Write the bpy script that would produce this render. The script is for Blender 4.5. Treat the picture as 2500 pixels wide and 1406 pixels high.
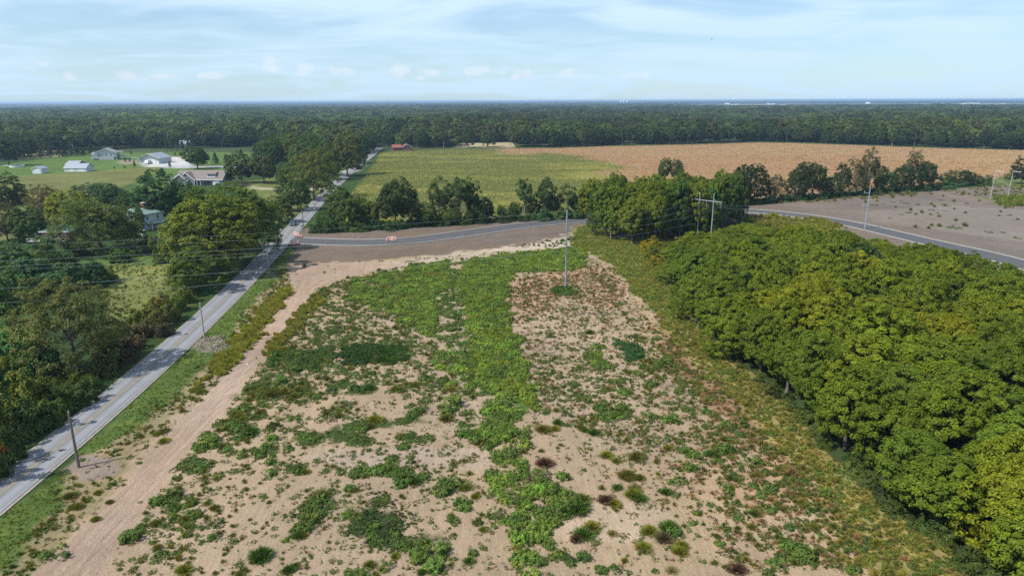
import bpy, math, random
import numpy as np
from mathutils import Vector, Matrix

# ------------------------------------------------------------------ camera, world, sun
scene = bpy.context.scene
for o in list(bpy.data.objects):
    bpy.data.objects.remove(o)
HCAM, FPX, CX, CY = 45.0, 1667.0, 1250.0, 703.0
PITCH = math.atan(457.0 / FPX)
ROLL = math.atan(8.0 / 2500.0)
cp, sp, cr, sr = math.cos(PITCH), math.sin(PITCH), math.cos(ROLL), math.sin(ROLL)

cam_d = bpy.data.cameras.new('camera')
cam = bpy.data.objects.new('camera', cam_d)
scene.collection.objects.link(cam)
cam_d.sensor_width = 36.0
cam_d.lens = 36.0 * FPX / 2500.0
cam_d.clip_start = 0.5
cam_d.clip_end = 120000.0
R = Vector((1, 0, 0)); U = Vector((0, sp, cp)); Fw = Vector((0, cp, -sp))
rw = cr * R - sr * U; uw = sr * R + cr * U
cam.matrix_world = Matrix(((rw.x, uw.x, -Fw.x, 0), (rw.y, uw.y, -Fw.y, 0), (rw.z, uw.z, -Fw.z, HCAM), (0, 0, 0, 1)))
scene.camera = cam

SUN_EL = math.radians(50.0)
SUN_TO = Vector((-0.88, -0.47, 0)).normalized()          # horizontal direction towards the sun
world = bpy.data.worlds.new('World'); scene.world = world
world.use_nodes = True
SKY_STRENGTH = 0.085
sun_d = bpy.data.lights.new('sun', 'SUN')
sun_d.energy = 4.3; sun_d.angle = math.radians(0.6); sun_d.color = (1.0, 0.955, 0.88)
sun = bpy.data.objects.new('sun', sun_d); scene.collection.objects.link(sun)
sdir = Vector((SUN_TO.x * math.cos(SUN_EL), SUN_TO.y * math.cos(SUN_EL), math.sin(SUN_EL)))
sun.rotation_euler = sdir.to_track_quat('Z', 'Y').to_euler()
sun.location = (0, 0, 200)
vs = scene.view_settings
vs.view_transform = 'Standard'; vs.look = 'None'; vs.gamma = 1.0; vs.use_curve_mapping = False
vs.exposure = 0.55
HAZE_DENSITY = 0.0001
scene.render.engine = 'CYCLES'
cy = scene.cycles
cy.max_bounces = 5; cy.diffuse_bounces = 3; cy.glossy_bounces = 1; cy.transmission_bounces = 2
cy.transparent_max_bounces = 4; cy.volume_bounces = 0
cy.use_denoising = False
cy.use_adaptive_sampling = False
cy.caustics_reflective = False; cy.caustics_refractive = False


class NT:
    """small node-tree writer"""
    def __init__(s, tree):
        s.t = tree; s.n = tree.nodes; s.l = tree.links
    def new(s, typ, **kw):
        n = s.n.new(typ)
        for k, v in kw.items():
            setattr(n, k, v)
        return n
    def link(s, a, b):
        s.l.new(a, b)
    def val(s, sock, v):
        if isinstance(v, bpy.types.NodeSocket):
            s.link(v, sock)
        else:
            sock.default_value = v
    def math(s, op, a, b=0.0, c=None, clamp=False):
        n = s.new('ShaderNodeMath', operation=op, use_clamp=clamp)
        s.val(n.inputs[0], a); s.val(n.inputs[1], b)
        if c is not None:
            s.val(n.inputs[2], c)
        return n.outputs[0]
    def mix(s, f, a, b, typ='MIX'):
        n = s.new('ShaderNodeMix', data_type='RGBA', blend_type=typ)
        s.val(n.inputs[0], f)
        for i, v in ((6, a), (7, b)):
            if isinstance(v, (tuple, list)) and len(v) == 3:
                v = (*v, 1)
            s.val(n.inputs[i], v)
        return n.outputs[2]
    def noise(s, vec, scale, detail=2.0, rough=0.5, dist=0.0):
        n = s.new('ShaderNodeTexNoise')
        if vec is not None:
            s.link(vec, n.inputs['Vector'])
        n.inputs['Scale'].default_value = scale; n.inputs['Detail'].default_value = detail
        n.inputs['Roughness'].default_value = rough; n.inputs['Distortion'].default_value = dist
        return n.outputs[0]
    def ramp(s, f, lo, hi):
        n = s.new('ShaderNodeMapRange'); n.interpolation_type = 'SMOOTHSTEP'
        s.val(n.inputs[0], f); n.inputs[1].default_value = lo; n.inputs[2].default_value = hi
        return n.outputs[0]
    def mapping(s, vec, scale=(1, 1, 1), rot=(0, 0, 0), loc=(0, 0, 0)):
        n = s.new('ShaderNodeMapping'); s.link(vec, n.inputs[0])
        n.inputs[1].default_value = loc; n.inputs[2].default_value = rot; n.inputs[3].default_value = scale
        return n.outputs[0]


def px_dir(x, y):
    u = (x - CX) / FPX; v = -(y - CY) / FPX
    return (rw * u + uw * v + Fw)


def build_world():
    w = NT(world.node_tree); w.n.clear()
    out = w.new('ShaderNodeOutputWorld'); bg = w.new('ShaderNodeBackground')
    w.link(bg.outputs[0], out.inputs[0])
    sky = w.new('ShaderNodeTexSky', sky_type='NISHITA', sun_disc=False)
    sky.sun_elevation = SUN_EL
    sky.sun_rotation = math.atan2(SUN_TO.x, SUN_TO.y)
    sky.altitude = 200; sky.air_density = 1.0; sky.dust_density = 0.35; sky.ozone_density = 1.5
    tc = w.new('ShaderNodeTexCoord'); vec = tc.outputs['Generated']
    sep = w.new('ShaderNodeSeparateXYZ'); w.link(vec, sep.inputs[0])
    z = w.math('MAXIMUM', sep.outputs[2], 0.0)
    zz = w.math('ADD', z, 0.12)
    u = w.math('DIVIDE', sep.outputs[0], zz); v = w.math('DIVIDE', sep.outputs[1], zz)
    cmb = w.new('ShaderNodeCombineXYZ'); w.link(u, cmb.inputs[0]); w.link(v, cmb.inputs[1])
    m1 = w.mapping(cmb.outputs[0], scale=(0.6, 0.85, 1), rot=(0, 0, 0.35))
    n1 = w.noise(m1, 1.1, 5.0, 0.55, 0.9)
    m2 = w.mapping(cmb.outputs[0], scale=(0.9, 1.1, 1), rot=(0, 0, 0.5), loc=(3.3, 1.7, 0))
    n2 = w.noise(m2, 1.6, 4.0, 0.5, 0.6)
    cir = w.math('ADD', w.math('MULTIPLY', n1, 0.7), w.math('MULTIPLY', n2, 0.3))
    cir = w.ramp(cir, 0.38, 0.62)
    cir = w.math('MULTIPLY', cir, 0.84)
    cir = w.math('ADD', cir, 0.12)
    # small cumulus on the horizon: direction space, azimuth / elevation
    az = w.math('ARCTAN2', sep.outputs[0], sep.outputs[1])
    el = w.math('ARCSINE', sep.outputs[2])
    nd = w.noise(w.mapping(vec, scale=(1, 1, 1.4)), 55.0, 4.0, 0.62)
    nd2 = w.noise(w.mapping(vec, loc=(7, 3, 1), scale=(1, 1, 1.6)), 24.0, 3.0, 0.55)
    nn = w.math('ADD', w.math('MULTIPLY', w.math('SUBTRACT', nd, 0.5), 3.6), w.math('MULTIPLY', w.math('SUBTRACT', nd2, 0.5), 3.2))
    acc = None
    puffs = [(655, 160, 21, 17), (668, 172, 20, 10), (750, 173, 27, 13), (832, 176, 30, 10), (303, 183, 20, 10), (340, 190, 15, 6),
             (155, 186, 18, 9), (75, 170, 10, 6), (105, 158, 14, 6), (400, 188, 20, 6), (520, 186, 24, 7), (975, 174, 20, 13),
             (1050, 177, 30, 11), (1025, 188, 12, 8), (1165, 172, 28, 13), (1150, 180, 14, 7), (1228, 174, 20, 9), (1285, 178, 30, 15),
             (1262, 186, 16, 7), (1382, 177, 20, 12), (1430, 177, 27, 14), (1515, 179, 32, 10), (1570, 184, 22, 6), (1625, 186, 20, 10)]
    for (x, y, rx, ry) in puffs:
        d = px_dir(x, y).normalized()
        a0 = math.atan2(d.x, d.y); e0 = math.asin(d.z)
        ra = rx / FPX * 1.25; re = ry / FPX * 1.2
        da = w.math('DIVIDE', w.math('SUBTRACT', az, a0), ra)
        de = w.math('DIVIDE', w.math('SUBTRACT', el, e0), re)
        r2 = w.math('ADD', w.math('MULTIPLY', da, da), w.math('MULTIPLY', de, de))
        b = w.math('SUBTRACT', 1.0, r2)
        acc = b if acc is None else w.math('MAXIMUM', acc, b)
    cm = w.ramp(w.math('ADD', acc, nn), 0.05, 1.3)
    cm = w.math('MULTIPLY', cm, 0.45)
    K = 1.0 / SKY_STRENGTH
    clear = w.mix(1.0, sky.outputs[0], (0.84, 0.99, 1.12), 'MULTIPLY')
    c = w.mix(cir, clear, (0.51 * K, 0.655 * K, 0.78 * K))
    # pale band of moist air low over the horizon
    low = w.math('POWER', w.math('SUBTRACT', 1.0, w.math('MINIMUM', w.math('MULTIPLY', z, 2.6), 1.0)), 3.0)
    c = w.mix(w.math('MULTIPLY', low, 0.62), c, (0.355 * K, 0.50 * K, 0.635 * K))
    c = w.mix(cm, c, (0.60 * K, 0.62 * K, 0.69 * K))
    w.link(c, bg.inputs[0]); bg.inputs[1].default_value = SKY_STRENGTH


build_world()

# ------------------------------------------------------------------ helpers
C = scene.collection
rng = np.random.default_rng(11)
random.seed(5)


def P(x, y, z=0.0):
    d = px_dir(x, y); t = (z - HCAM) / d.z
    return Vector((d.x * t, d.y * t, z))


def proj(X, Y, Z=0.0):
    Z = Z - HCAM
    f = Y * cp - Z * sp
    u0 = X; v0 = Y * sp + Z * cp
    u = u0 * cr - v0 * sr; v = u0 * sr + v0 * cr
    f = np.where(f < 1e-3, 1e-3, f)
    return CX + FPX * u / f, CY - FPX * v / f


def depth_of(p):
    return p.y * cp - (p.z - HCAM) * sp


def hash2(ix, iy, s):
    h = (ix.astype(np.int64) * 374761393 + iy.astype(np.int64) * 668265263 + s * 1442695041) & 0x7fffffff
    h = ((h ^ (h >> 13)) * 1274126177) & 0x7fffffff
    h = (h ^ (h >> 16)) & 0xffff
    return h / 65535.0


def vnoise(X, Y, s=0):
    ix = np.floor(X); iy = np.floor(Y); fx = X - ix; fy = Y - iy
    fx = fx * fx * (3 - 2 * fx); fy = fy * fy * (3 - 2 * fy)
    ix = ix.astype(np.int64); iy = iy.astype(np.int64)
    a = hash2(ix, iy, s); b = hash2(ix + 1, iy, s); c = hash2(ix, iy + 1, s); d = hash2(ix + 1, iy + 1, s)
    return (a * (1 - fx) + b * fx) * (1 - fy) + (c * (1 - fx) + d * fx) * fy


def fnoise(X, Y, s=0, o=4):
    r = 0; a = 0.5; n = 0
    for k in range(o):
        r = r + a * vnoise(X * 2 ** k, Y * 2 ** k, s + 17 * k); n += a; a *= 0.5
    return r / n


def inpoly(px, py, poly):
    r = np.zeros(px.shape, bool); n = len(poly)
    for i in range(n):
        x0, y0 = poly[i]; x1, y1 = poly[(i + 1) % n]
        if y0 == y1:
            continue
        c = ((y0 > py) != (y1 > py)) & (px < (x1 - x0) * (py - y0) / (y1 - y0) + x0)
        r ^= c
    return r


def mesh_np(name, verts, faces, mat=None, colors=None, smooth=False, face_len=None):
    """verts Nx3, faces FxK (same K)"""
    me = bpy.data.meshes.new(name)
    verts = np.asarray(verts, np.float32); faces = np.asarray(faces, np.int32)
    K = faces.shape[1]; nf = faces.shape[0]
    me.vertices.add(len(verts)); me.vertices.foreach_set('co', verts.ravel())
    me.loops.add(nf * K); me.loops.foreach_set('vertex_index', faces.ravel())
    me.polygons.add(nf); me.polygons.foreach_set('loop_start', np.arange(0, nf * K, K, dtype=np.int32))
    me.polygons.foreach_set('loop_total', np.full(nf, K, np.int32))
    if smooth:
        me.polygons.foreach_set('use_smooth', np.ones(nf, bool))
    if colors is not None:
        ca = me.color_attributes.new('col', 'FLOAT_COLOR', 'POINT')
        ca.data.foreach_set('color', np.asarray(colors, np.float32).ravel())
    if mat:
        me.materials.append(mat)
    me.update(); me.validate()
    return me


def link(o, parent=None):
    C.objects.link(o)
    if parent:
        o.parent = parent
    return o


def ob(name, me, parent=None, loc=None):
    o = bpy.data.objects.new(name, me); link(o, parent)
    if loc is not None:
        o.location = loc
    return o


def tag(o, label=None, cat=None, group=None, kind=None):
    if label: o['label'] = label
    if cat: o['category'] = cat
    if group: o['group'] = group
    if kind: o['kind'] = kind
    return o


def empty(name, loc, rz=0.0):
    o = bpy.data.objects.new(name, None); o.empty_display_size = 0.5
    link(o); o.location = loc; o.rotation_euler = (0, 0, rz)
    return o


class MB:
    """collects polygons of any size into one mesh"""
    def __init__(s):
        s.v = []; s.f = []
    def poly(s, pts):
        b = len(s.v); s.v += [tuple(p) for p in pts]; s.f.append(list(range(b, b + len(pts)))); return s
    def box(s, x0, x1, y0, y1, z0, z1):
        b = len(s.v)
        s.v += [(x0, y0, z0), (x1, y0, z0), (x1, y1, z0), (x0, y1, z0), (x0, y0, z1), (x1, y0, z1), (x1, y1, z1), (x0, y1, z1)]
        for q in ((0, 3, 2, 1), (4, 5, 6, 7), (0, 1, 5, 4), (1, 2, 6, 5), (2, 3, 7, 6), (3, 0, 4, 7)):
            s.f.append([b + i for i in q])
        return s
    def tube(s, p0, p1, r0, r1, n=6, cap=True):
        p0 = Vector(p0); p1 = Vector(p1); d = (p1 - p0)
        if d.length < 1e-6: return s
        q = d.normalized().to_track_quat('Z', 'Y')
        b = len(s.v)
        for p, r in ((p0, r0), (p1, r1)):
            for i in range(n):
                a = 2 * math.pi * i / n
                s.v.append(tuple(p + q @ Vector((math.cos(a) * r, math.sin(a) * r, 0))))
        for i in range(n):
            j = (i + 1) % n
            s.f.append([b + i, b + j, b + n + j, b + n + i])
        if cap:
            s.f.append([b + i for i in range(n)][::-1]); s.f.append([b + n + i for i in range(n)])
        return s
    def lathe(s, prof, n=14, cx=0, cyy=0):
        b = len(s.v)
        for r, z in prof:
            for i in range(n):
                a = 2 * math.pi * i / n
                s.v.append((cx + r * math.cos(a), cyy + r * math.sin(a), z))
        for k in range(len(prof) - 1):
            for i in range(n):
                j = (i + 1) % n
                s.f.append([b + k * n + i, b + k * n + j, b + (k + 1) * n + j, b + (k + 1) * n + i])
        s.f.append([b + i for i in range(n)][::-1])
        s.f.append([b + (len(prof) - 1) * n + i for i in range(n)])
        return s
    def extrude(s, prof, x0, x1, axis='x'):
        """prof: list of (a, z) -> prism along x (a=y) or y (a=x)"""
        def pt(a, z, t):
            return (t, a, z) if axis == 'x' else (a, t, z)
        A = [pt(a, z, x0) for a, z in prof]; B = [pt(a, z, x1) for a, z in prof]
        b = len(s.v); n = len(prof); s.v += A + B
        s.f.append([b + i for i in range(n)]); s.f.append([b + n + i for i in range(n)][::-1])
        for i in range(n):
            j = (i + 1) % n
            s.f.append([b + j, b + i, b + n + i, b + n + j])
        return s
    def mesh(s, name, mat, smooth=False):
        me = bpy.data.meshes.new(name); me.from_pydata(s.v, [], s.f)
        if mat: me.materials.append(mat)
        if smooth:
            for p in me.polygons: p.use_smooth = True
        me.update()
        return me
    def build(s, name, mat, parent=None, smooth=False):
        return ob(name, s.mesh(name, mat, smooth), parent)


# ------------------------------------------------------------------ materials
def new_mat(name):
    m = bpy.data.materials.new(name); m.use_nodes = True
    t = NT(m.node_tree); t.n.clear()
    out = t.new('ShaderNodeOutputMaterial')
    return m, t, out


def simple(name, col, rough=0.8, var=0.15, scale=3.0, metal=0.0, bump=0.0, spec=0.3):
    m, t, out = new_mat(name)
    b = t.new('ShaderNodeBsdfPrincipled'); t.link(b.outputs[0], out.inputs[0])
    tc = t.new('ShaderNodeTexCoord')
    n = t.noise(tc.outputs['Object'], scale, 4.0, 0.6)
    f = t.math('MULTIPLY_ADD', t.math('SUBTRACT', n, 0.5), var * 3, 0.85)
    c = t.mix(1.0, col, t_col(t, f), 'MULTIPLY')
    t.link(c, b.inputs['Base Color']); b.inputs['Roughness'].default_value = rough
    b.inputs['Metallic'].default_value = metal; b.inputs['Specular IOR Level'].default_value = spec
    if bump:
        bp = t.new('ShaderNodeBump'); bp.inputs['Strength'].default_value = bump; bp.inputs['Distance'].default_value = 0.05
        t.link(n, bp.inputs['Height']); t.link(bp.outputs[0], b.inputs['Normal'])
    return m


def t_col(t, f):
    n = t.new('ShaderNodeCombineColor')
    for i in range(3): t.link(f, n.inputs[i])
    return n.outputs[0]


def leaf_mat(name, transl=0.30, hue=0.07, inst=False):
    m, t, out = new_mat(name)
    if inst:
        base = t.new('ShaderNodeAttribute', attribute_type='INSTANCER', attribute_name='icol').outputs['Color']
    else:
        base = t.new('ShaderNodeObjectInfo').outputs['Color']
    va = t.new('ShaderNodeAttribute', attribute_type='GEOMETRY', attribute_name='col')
    sp_ = t.new('ShaderNodeSeparateColor'); t.link(va.outputs['Color'], sp_.inputs[0])
    # r: brightness variation of the leaf, g: yellow / red shift of its clump
    f = t.math('MULTIPLY_ADD', sp_.outputs[0], 0.75, 0.62)
    c = t.mix(1.0, base, t_col(t, f), 'MULTIPLY')
    warm = t.mix(1.0, c, (1.45, 1.08, 0.75), 'MULTIPLY')
    c = t.mix(t.math('MULTIPLY', sp_.outputs[1], hue * 4), c, warm)
    d = t.new('ShaderNodeBsdfPrincipled')
    t.link(c, d.inputs['Base Color']); d.inputs['Roughness'].default_value = 0.55
    d.inputs['Specular IOR Level'].default_value = 0.12
    tr = t.new('ShaderNodeBsdfTranslucent')
    tcx = t.mix(1.0, c, (1.25, 1.35, 0.5), 'MULTIPLY')
    t.link(tcx, tr.inputs[0])
    mx = t.new('ShaderNodeMixShader'); mx.inputs[0].default_value = transl
    t.link(d.outputs[0], mx.inputs[1]); t.link(tr.outputs[0], mx.inputs[2]); t.link(mx.outputs[0], out.inputs[0])
    return m


M = {}
M['leaf'] = leaf_mat('leaf')
M['blade'] = leaf_mat('grass_blade', 0.25, 0.12)
M['leaf_i'] = leaf_mat('scattered_leaf', inst=True)
M['blade_i'] = leaf_mat('scattered_blade', 0.25, 0.12, inst=True)
M['bark'] = simple('bark', (0.16, 0.135, 0.11), 0.9, 0.3, 2.0, bump=0.6)
M['pale_bark'] = simple('pale_bark', (0.34, 0.31, 0.27), 0.9, 0.25, 2.0)


def ground_mat():
    m, t, out = new_mat('painted_soil')
    b = t.new('ShaderNodeBsdfPrincipled'); t.link(b.outputs[0], out.inputs[0])
    b.inputs['Roughness'].default_value = 0.95; b.inputs['Specular IOR Level'].default_value = 0.1
    a = t.new('ShaderNodeAttribute', attribute_type='GEOMETRY', attribute_name='col')
    geo = t.new('ShaderNodeNewGeometry'); pos = geo.outputs['Position']
    n1 = t.noise(pos, 3.2, 5.0, 0.7)          # clods
    n2 = t.noise(pos, 0.35, 4.0, 0.6)         # patches
    n3 = t.noise(pos, 0.045, 3.0, 0.5)
    n4 = t.noise(t.mapping(pos, scale=(1, 0.16, 1)), 1.6, 4.0, 0.6)   # streaks along y
    g = a.outputs['Alpha']                     # 1 = grass, 0 = soil
    s = t.math('ADD', t.math('MULTIPLY', n1, 0.55), t.math('ADD', t.math('MULTIPLY', n2, 0.3), t.math('MULTIPLY', n3, 0.25)))
    s = t.math('ADD', s, t.math('MULTIPLY', t.math('SUBTRACT', n4, 0.25), 0.34))
    n5 = t.noise(pos, 9.0, 3.0, 0.7)
    s = t.math('ADD', s, t.math('MULTIPLY', t.math('SUBTRACT', n5, 0.5), 0.5))
    amp = t.math('MULTIPLY_ADD', g, 0.8, 1.05)
    f = t.math('MULTIPLY_ADD', t.math('SUBTRACT', s, 0.62), amp, 0.72)
    c = t.mix(1.0, a.outputs['Color'], t_col(t, f), 'MULTIPLY')
    # dark specks: clods, stones' shade, seedlings too small to build
    sp1 = t.ramp(n1, 0.60, 0.70)
    c = t.mix(t.math('MULTIPLY', sp1, 0.30), c, t.mix(1.0, c, (0.5, 0.5, 0.42), 'MULTIPLY'))
    # grass hue: dry straw patches
    dry = t.math('MULTIPLY', t.ramp(n2, 0.48, 0.68), g)
    c = t.mix(t.math('MULTIPLY', dry, 0.5), c, t.mix(1.0, c, (1.6, 1.15, 0.9), 'MULTIPLY'))
    t.link(c, b.inputs['Base Color'])
    bp = t.new('ShaderNodeBump'); bp.inputs['Strength'].default_value = 1.0; bp.inputs['Distance'].default_value = 0.2
    h = t.math('ADD', n1, t.math('MULTIPLY', n4, 0.5)); t.link(h, bp.inputs['Height']); t.link(bp.outputs[0], b.inputs['Normal'])
    return m


M['soil'] = ground_mat()


def crop_mat():
    m, t, out = new_mat('crop')
    b = t.new('ShaderNodeBsdfPrincipled'); t.link(b.outputs[0], out.inputs[0])
    b.inputs['Roughness'].default_value = 0.9; b.inputs['Specular IOR Level'].default_value = 0.1
    a = t.new('ShaderNodeAttribute', attribute_type='GEOMETRY', attribute_name='col')
    geo = t.new('ShaderNodeNewGeometry'); pos = geo.outputs['Position']
    n1 = t.noise(t.mapping(pos, scale=(1, 0.45, 1), rot=(0, 0, 0.12)), 1.1, 4.0, 0.75)
    n2 = t.noise(pos, 0.09, 4.0, 0.6)
    n3 = t.noise(t.mapping(pos, scale=(0.02, 0.22, 1)), 1.0, 4.0, 0.6)
    n4 = t.noise(t.mapping(pos, scale=(0.09, 0.4, 1)), 1.0, 5.0, 0.7)
    s = t.math('ADD', t.math('MULTIPLY', n1, 0.9), t.math('ADD', t.math('MULTIPLY', n2, 0.45), t.math('MULTIPLY', n3, 0.5)))
    s = t.math('ADD', s, t.math('MULTIPLY', t.math('SUBTRACT', n4, 0.5), 0.9))
    f = t.math('MULTIPLY_ADD', t.math('SUBTRACT', s, 0.925), 1.0, 0.80)
    c = t.mix(1.0, a.outputs['Color'], t_col(t, f), 'MULTIPLY')
    t.link(c, b.inputs['Base Color'])
    bp = t.new('ShaderNodeBump'); bp.inputs['Strength'].default_value = 0.6; bp.inputs['Distance'].default_value = 0.35
    t.link(n1, bp.inputs['Height']); t.link(bp.outputs[0], b.inputs['Normal'])
    return m


M['crop'] = crop_mat()


def base_ground_mat():
    m, t, out = new_mat('far_ground')
    b = t.new('ShaderNodeBsdfPrincipled'); t.link(b.outputs[0], out.inputs[0])
    b.inputs['Roughness'].default_value = 0.95; b.inputs['Specular IOR Level'].default_value = 0.1
    geo = t.new('ShaderNodeNewGeometry'); pos = geo.outputs['Position']
    n1 = t.noise(pos, 0.002, 3.0, 0.5); n2 = t.noise(pos, 0.4, 4.0, 0.6)
    c = t.mix(t.ramp(n1, 0.4, 0.6), (0.035, 0.055, 0.018), (0.06, 0.075, 0.025))
    c = t.mix(1.0, c, t_col(t, t.math('MULTIPLY_ADD', n2, 0.8, 0.6)), 'MULTIPLY')
    t.link(c, b.inputs['Base Color'])
    return m


M['far_ground'] = base_ground_mat()


def asphalt(name, col, track=0.0, var=0.12):
    m, t, out = new_mat(name)
    b = t.new('ShaderNodeBsdfPrincipled'); t.link(b.outputs[0], out.inputs[0])
    b.inputs['Roughness'].default_value = 0.85; b.inputs['Specular IOR Level'].default_value = 0.25
    uv = t.new('ShaderNodeUVMap'); uv.uv_map = 'UVMap'
    sep = t.new('ShaderNodeSeparateXYZ'); t.link(uv.outputs[0], sep.inputs[0])
    geo = t.new('ShaderNodeNewGeometry'); pos = geo.outputs['Position']
    n1 = t.noise(t.mapping(pos, scale=(1, 0.06, 1)), 2.2, 5.0, 0.6)
    n2 = t.noise(pos, 0.25, 4.0, 0.6); n3 = t.noise(pos, 8.0, 2.0, 0.7)
    f = t.math('ADD', t.math('MULTIPLY', n1, 0.45), t.math('ADD', t.math('MULTIPLY', n2, 0.35), t.math('MULTIPLY', n3, 0.2)))
    f = t.math('MULTIPLY_ADD', t.math('SUBTRACT', f, 0.5), var * 6, 1.0)
    if track:
        w = t.math('ABSOLUTE', t.math('SINE', t.math('MULTIPLY', sep.outputs[0], math.pi * 2)))
        w = t.math('POWER', w, 2.0)
        # wheel paths are polished paler, the seams between lanes stay darker
        f = t.math('MULTIPLY', f, t.math('MULTIPLY_ADD', w, track, 1.0 - track * 0.5))
        seam = t.math('LESS_THAN', t.math('ABSOLUTE', t.math('SUBTRACT', sep.outputs[0], 0.60)), 0.006)
        f = t.math('MULTIPLY', f, t.math('MULTIPLY_ADD', seam, -0.45, 1.0))
    c = t.mix(1.0, col, t_col(t, f), 'MULTIPLY')
    t.link(c, b.inputs['Base Color'])
    return m


M['old_asphalt'] = asphalt('old_asphalt', (0.175, 0.176, 0.188), 0.38, 0.17)
M['new_asphalt'] = asphalt('new_asphalt', (0.078, 0.076, 0.079), 0.0, 0.2)
M['concrete'] = simple('concrete', (0.42, 0.40, 0.37), 0.85, 0.12, 0.8)
M['white_line'] = simple('white_line', (0.36, 0.36, 0.36), 0.7, 0.3, 1.0)
M['yellow_line'] = simple('yellow_line', (0.36, 0.27, 0.13), 0.7, 0.3, 1.0)
M['shoulder'] = simple('gravel_shoulder', (0.27, 0.235, 0.20), 0.95, 0.3, 1.2)
M['gravel'] = simple('gravel', (0.42, 0.38, 0.33), 0.95, 0.2, 2.0)

# ------------------------------------------------------------------ ground: base sheet
def disc(name, r, z, mat, n=96):
    mb = MB(); mb.poly([(r * math.cos(2 * math.pi * i / n), r * math.sin(2 * math.pi * i / n), z) for i in range(n)])
    return mb.build(name, mat)


tag(disc('ground', 40000, 0.0, M['far_ground']), kind='structure')

# painted regions, traced as outlines on the ground (pixel outlines of the photograph dropped onto the ground)
DIRT = (0.415, 0.305, 0.20); TRACK = (0.42, 0.30, 0.22); GRADED = (0.185, 0.14, 0.108); PALE = (0.46, 0.37, 0.285)
GRASS = (0.095, 0.145, 0.032); GRASS2 = (0.10, 0.15, 0.03); OLIVE = (0.28, 0.245, 0.095); REDDY = (0.32, 0.19, 0.115)
STRAW = (0.30, 0.24, 0.13); MEADOW = (0.17, 0.19, 0.055); LAWN = (0.095, 0.16, 0.033); LAWNY = (0.14, 0.165, 0.042)
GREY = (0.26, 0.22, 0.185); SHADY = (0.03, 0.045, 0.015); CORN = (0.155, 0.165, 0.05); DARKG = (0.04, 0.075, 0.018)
def E_(x, y, rx, ry, n=14):
    return [(x + rx * math.cos(2 * math.pi * i / n), y + ry * math.sin(2 * math.pi * i / n)) for i in range(n)]


ROAD_L = [(-230, 1350), (0, 1162), (200, 1000), (410, 820), (560, 705), (620, 640), (690, 560), (800, 452), (870, 400), (914, 368), (926, 360)]
ROAD_R = [(-160, 1390), (0, 1262), (200, 1100), (480, 830), (640, 670), (706, 598), (752, 545), (830, 455), (890, 400), (924, 371), (931, 362)]

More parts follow.
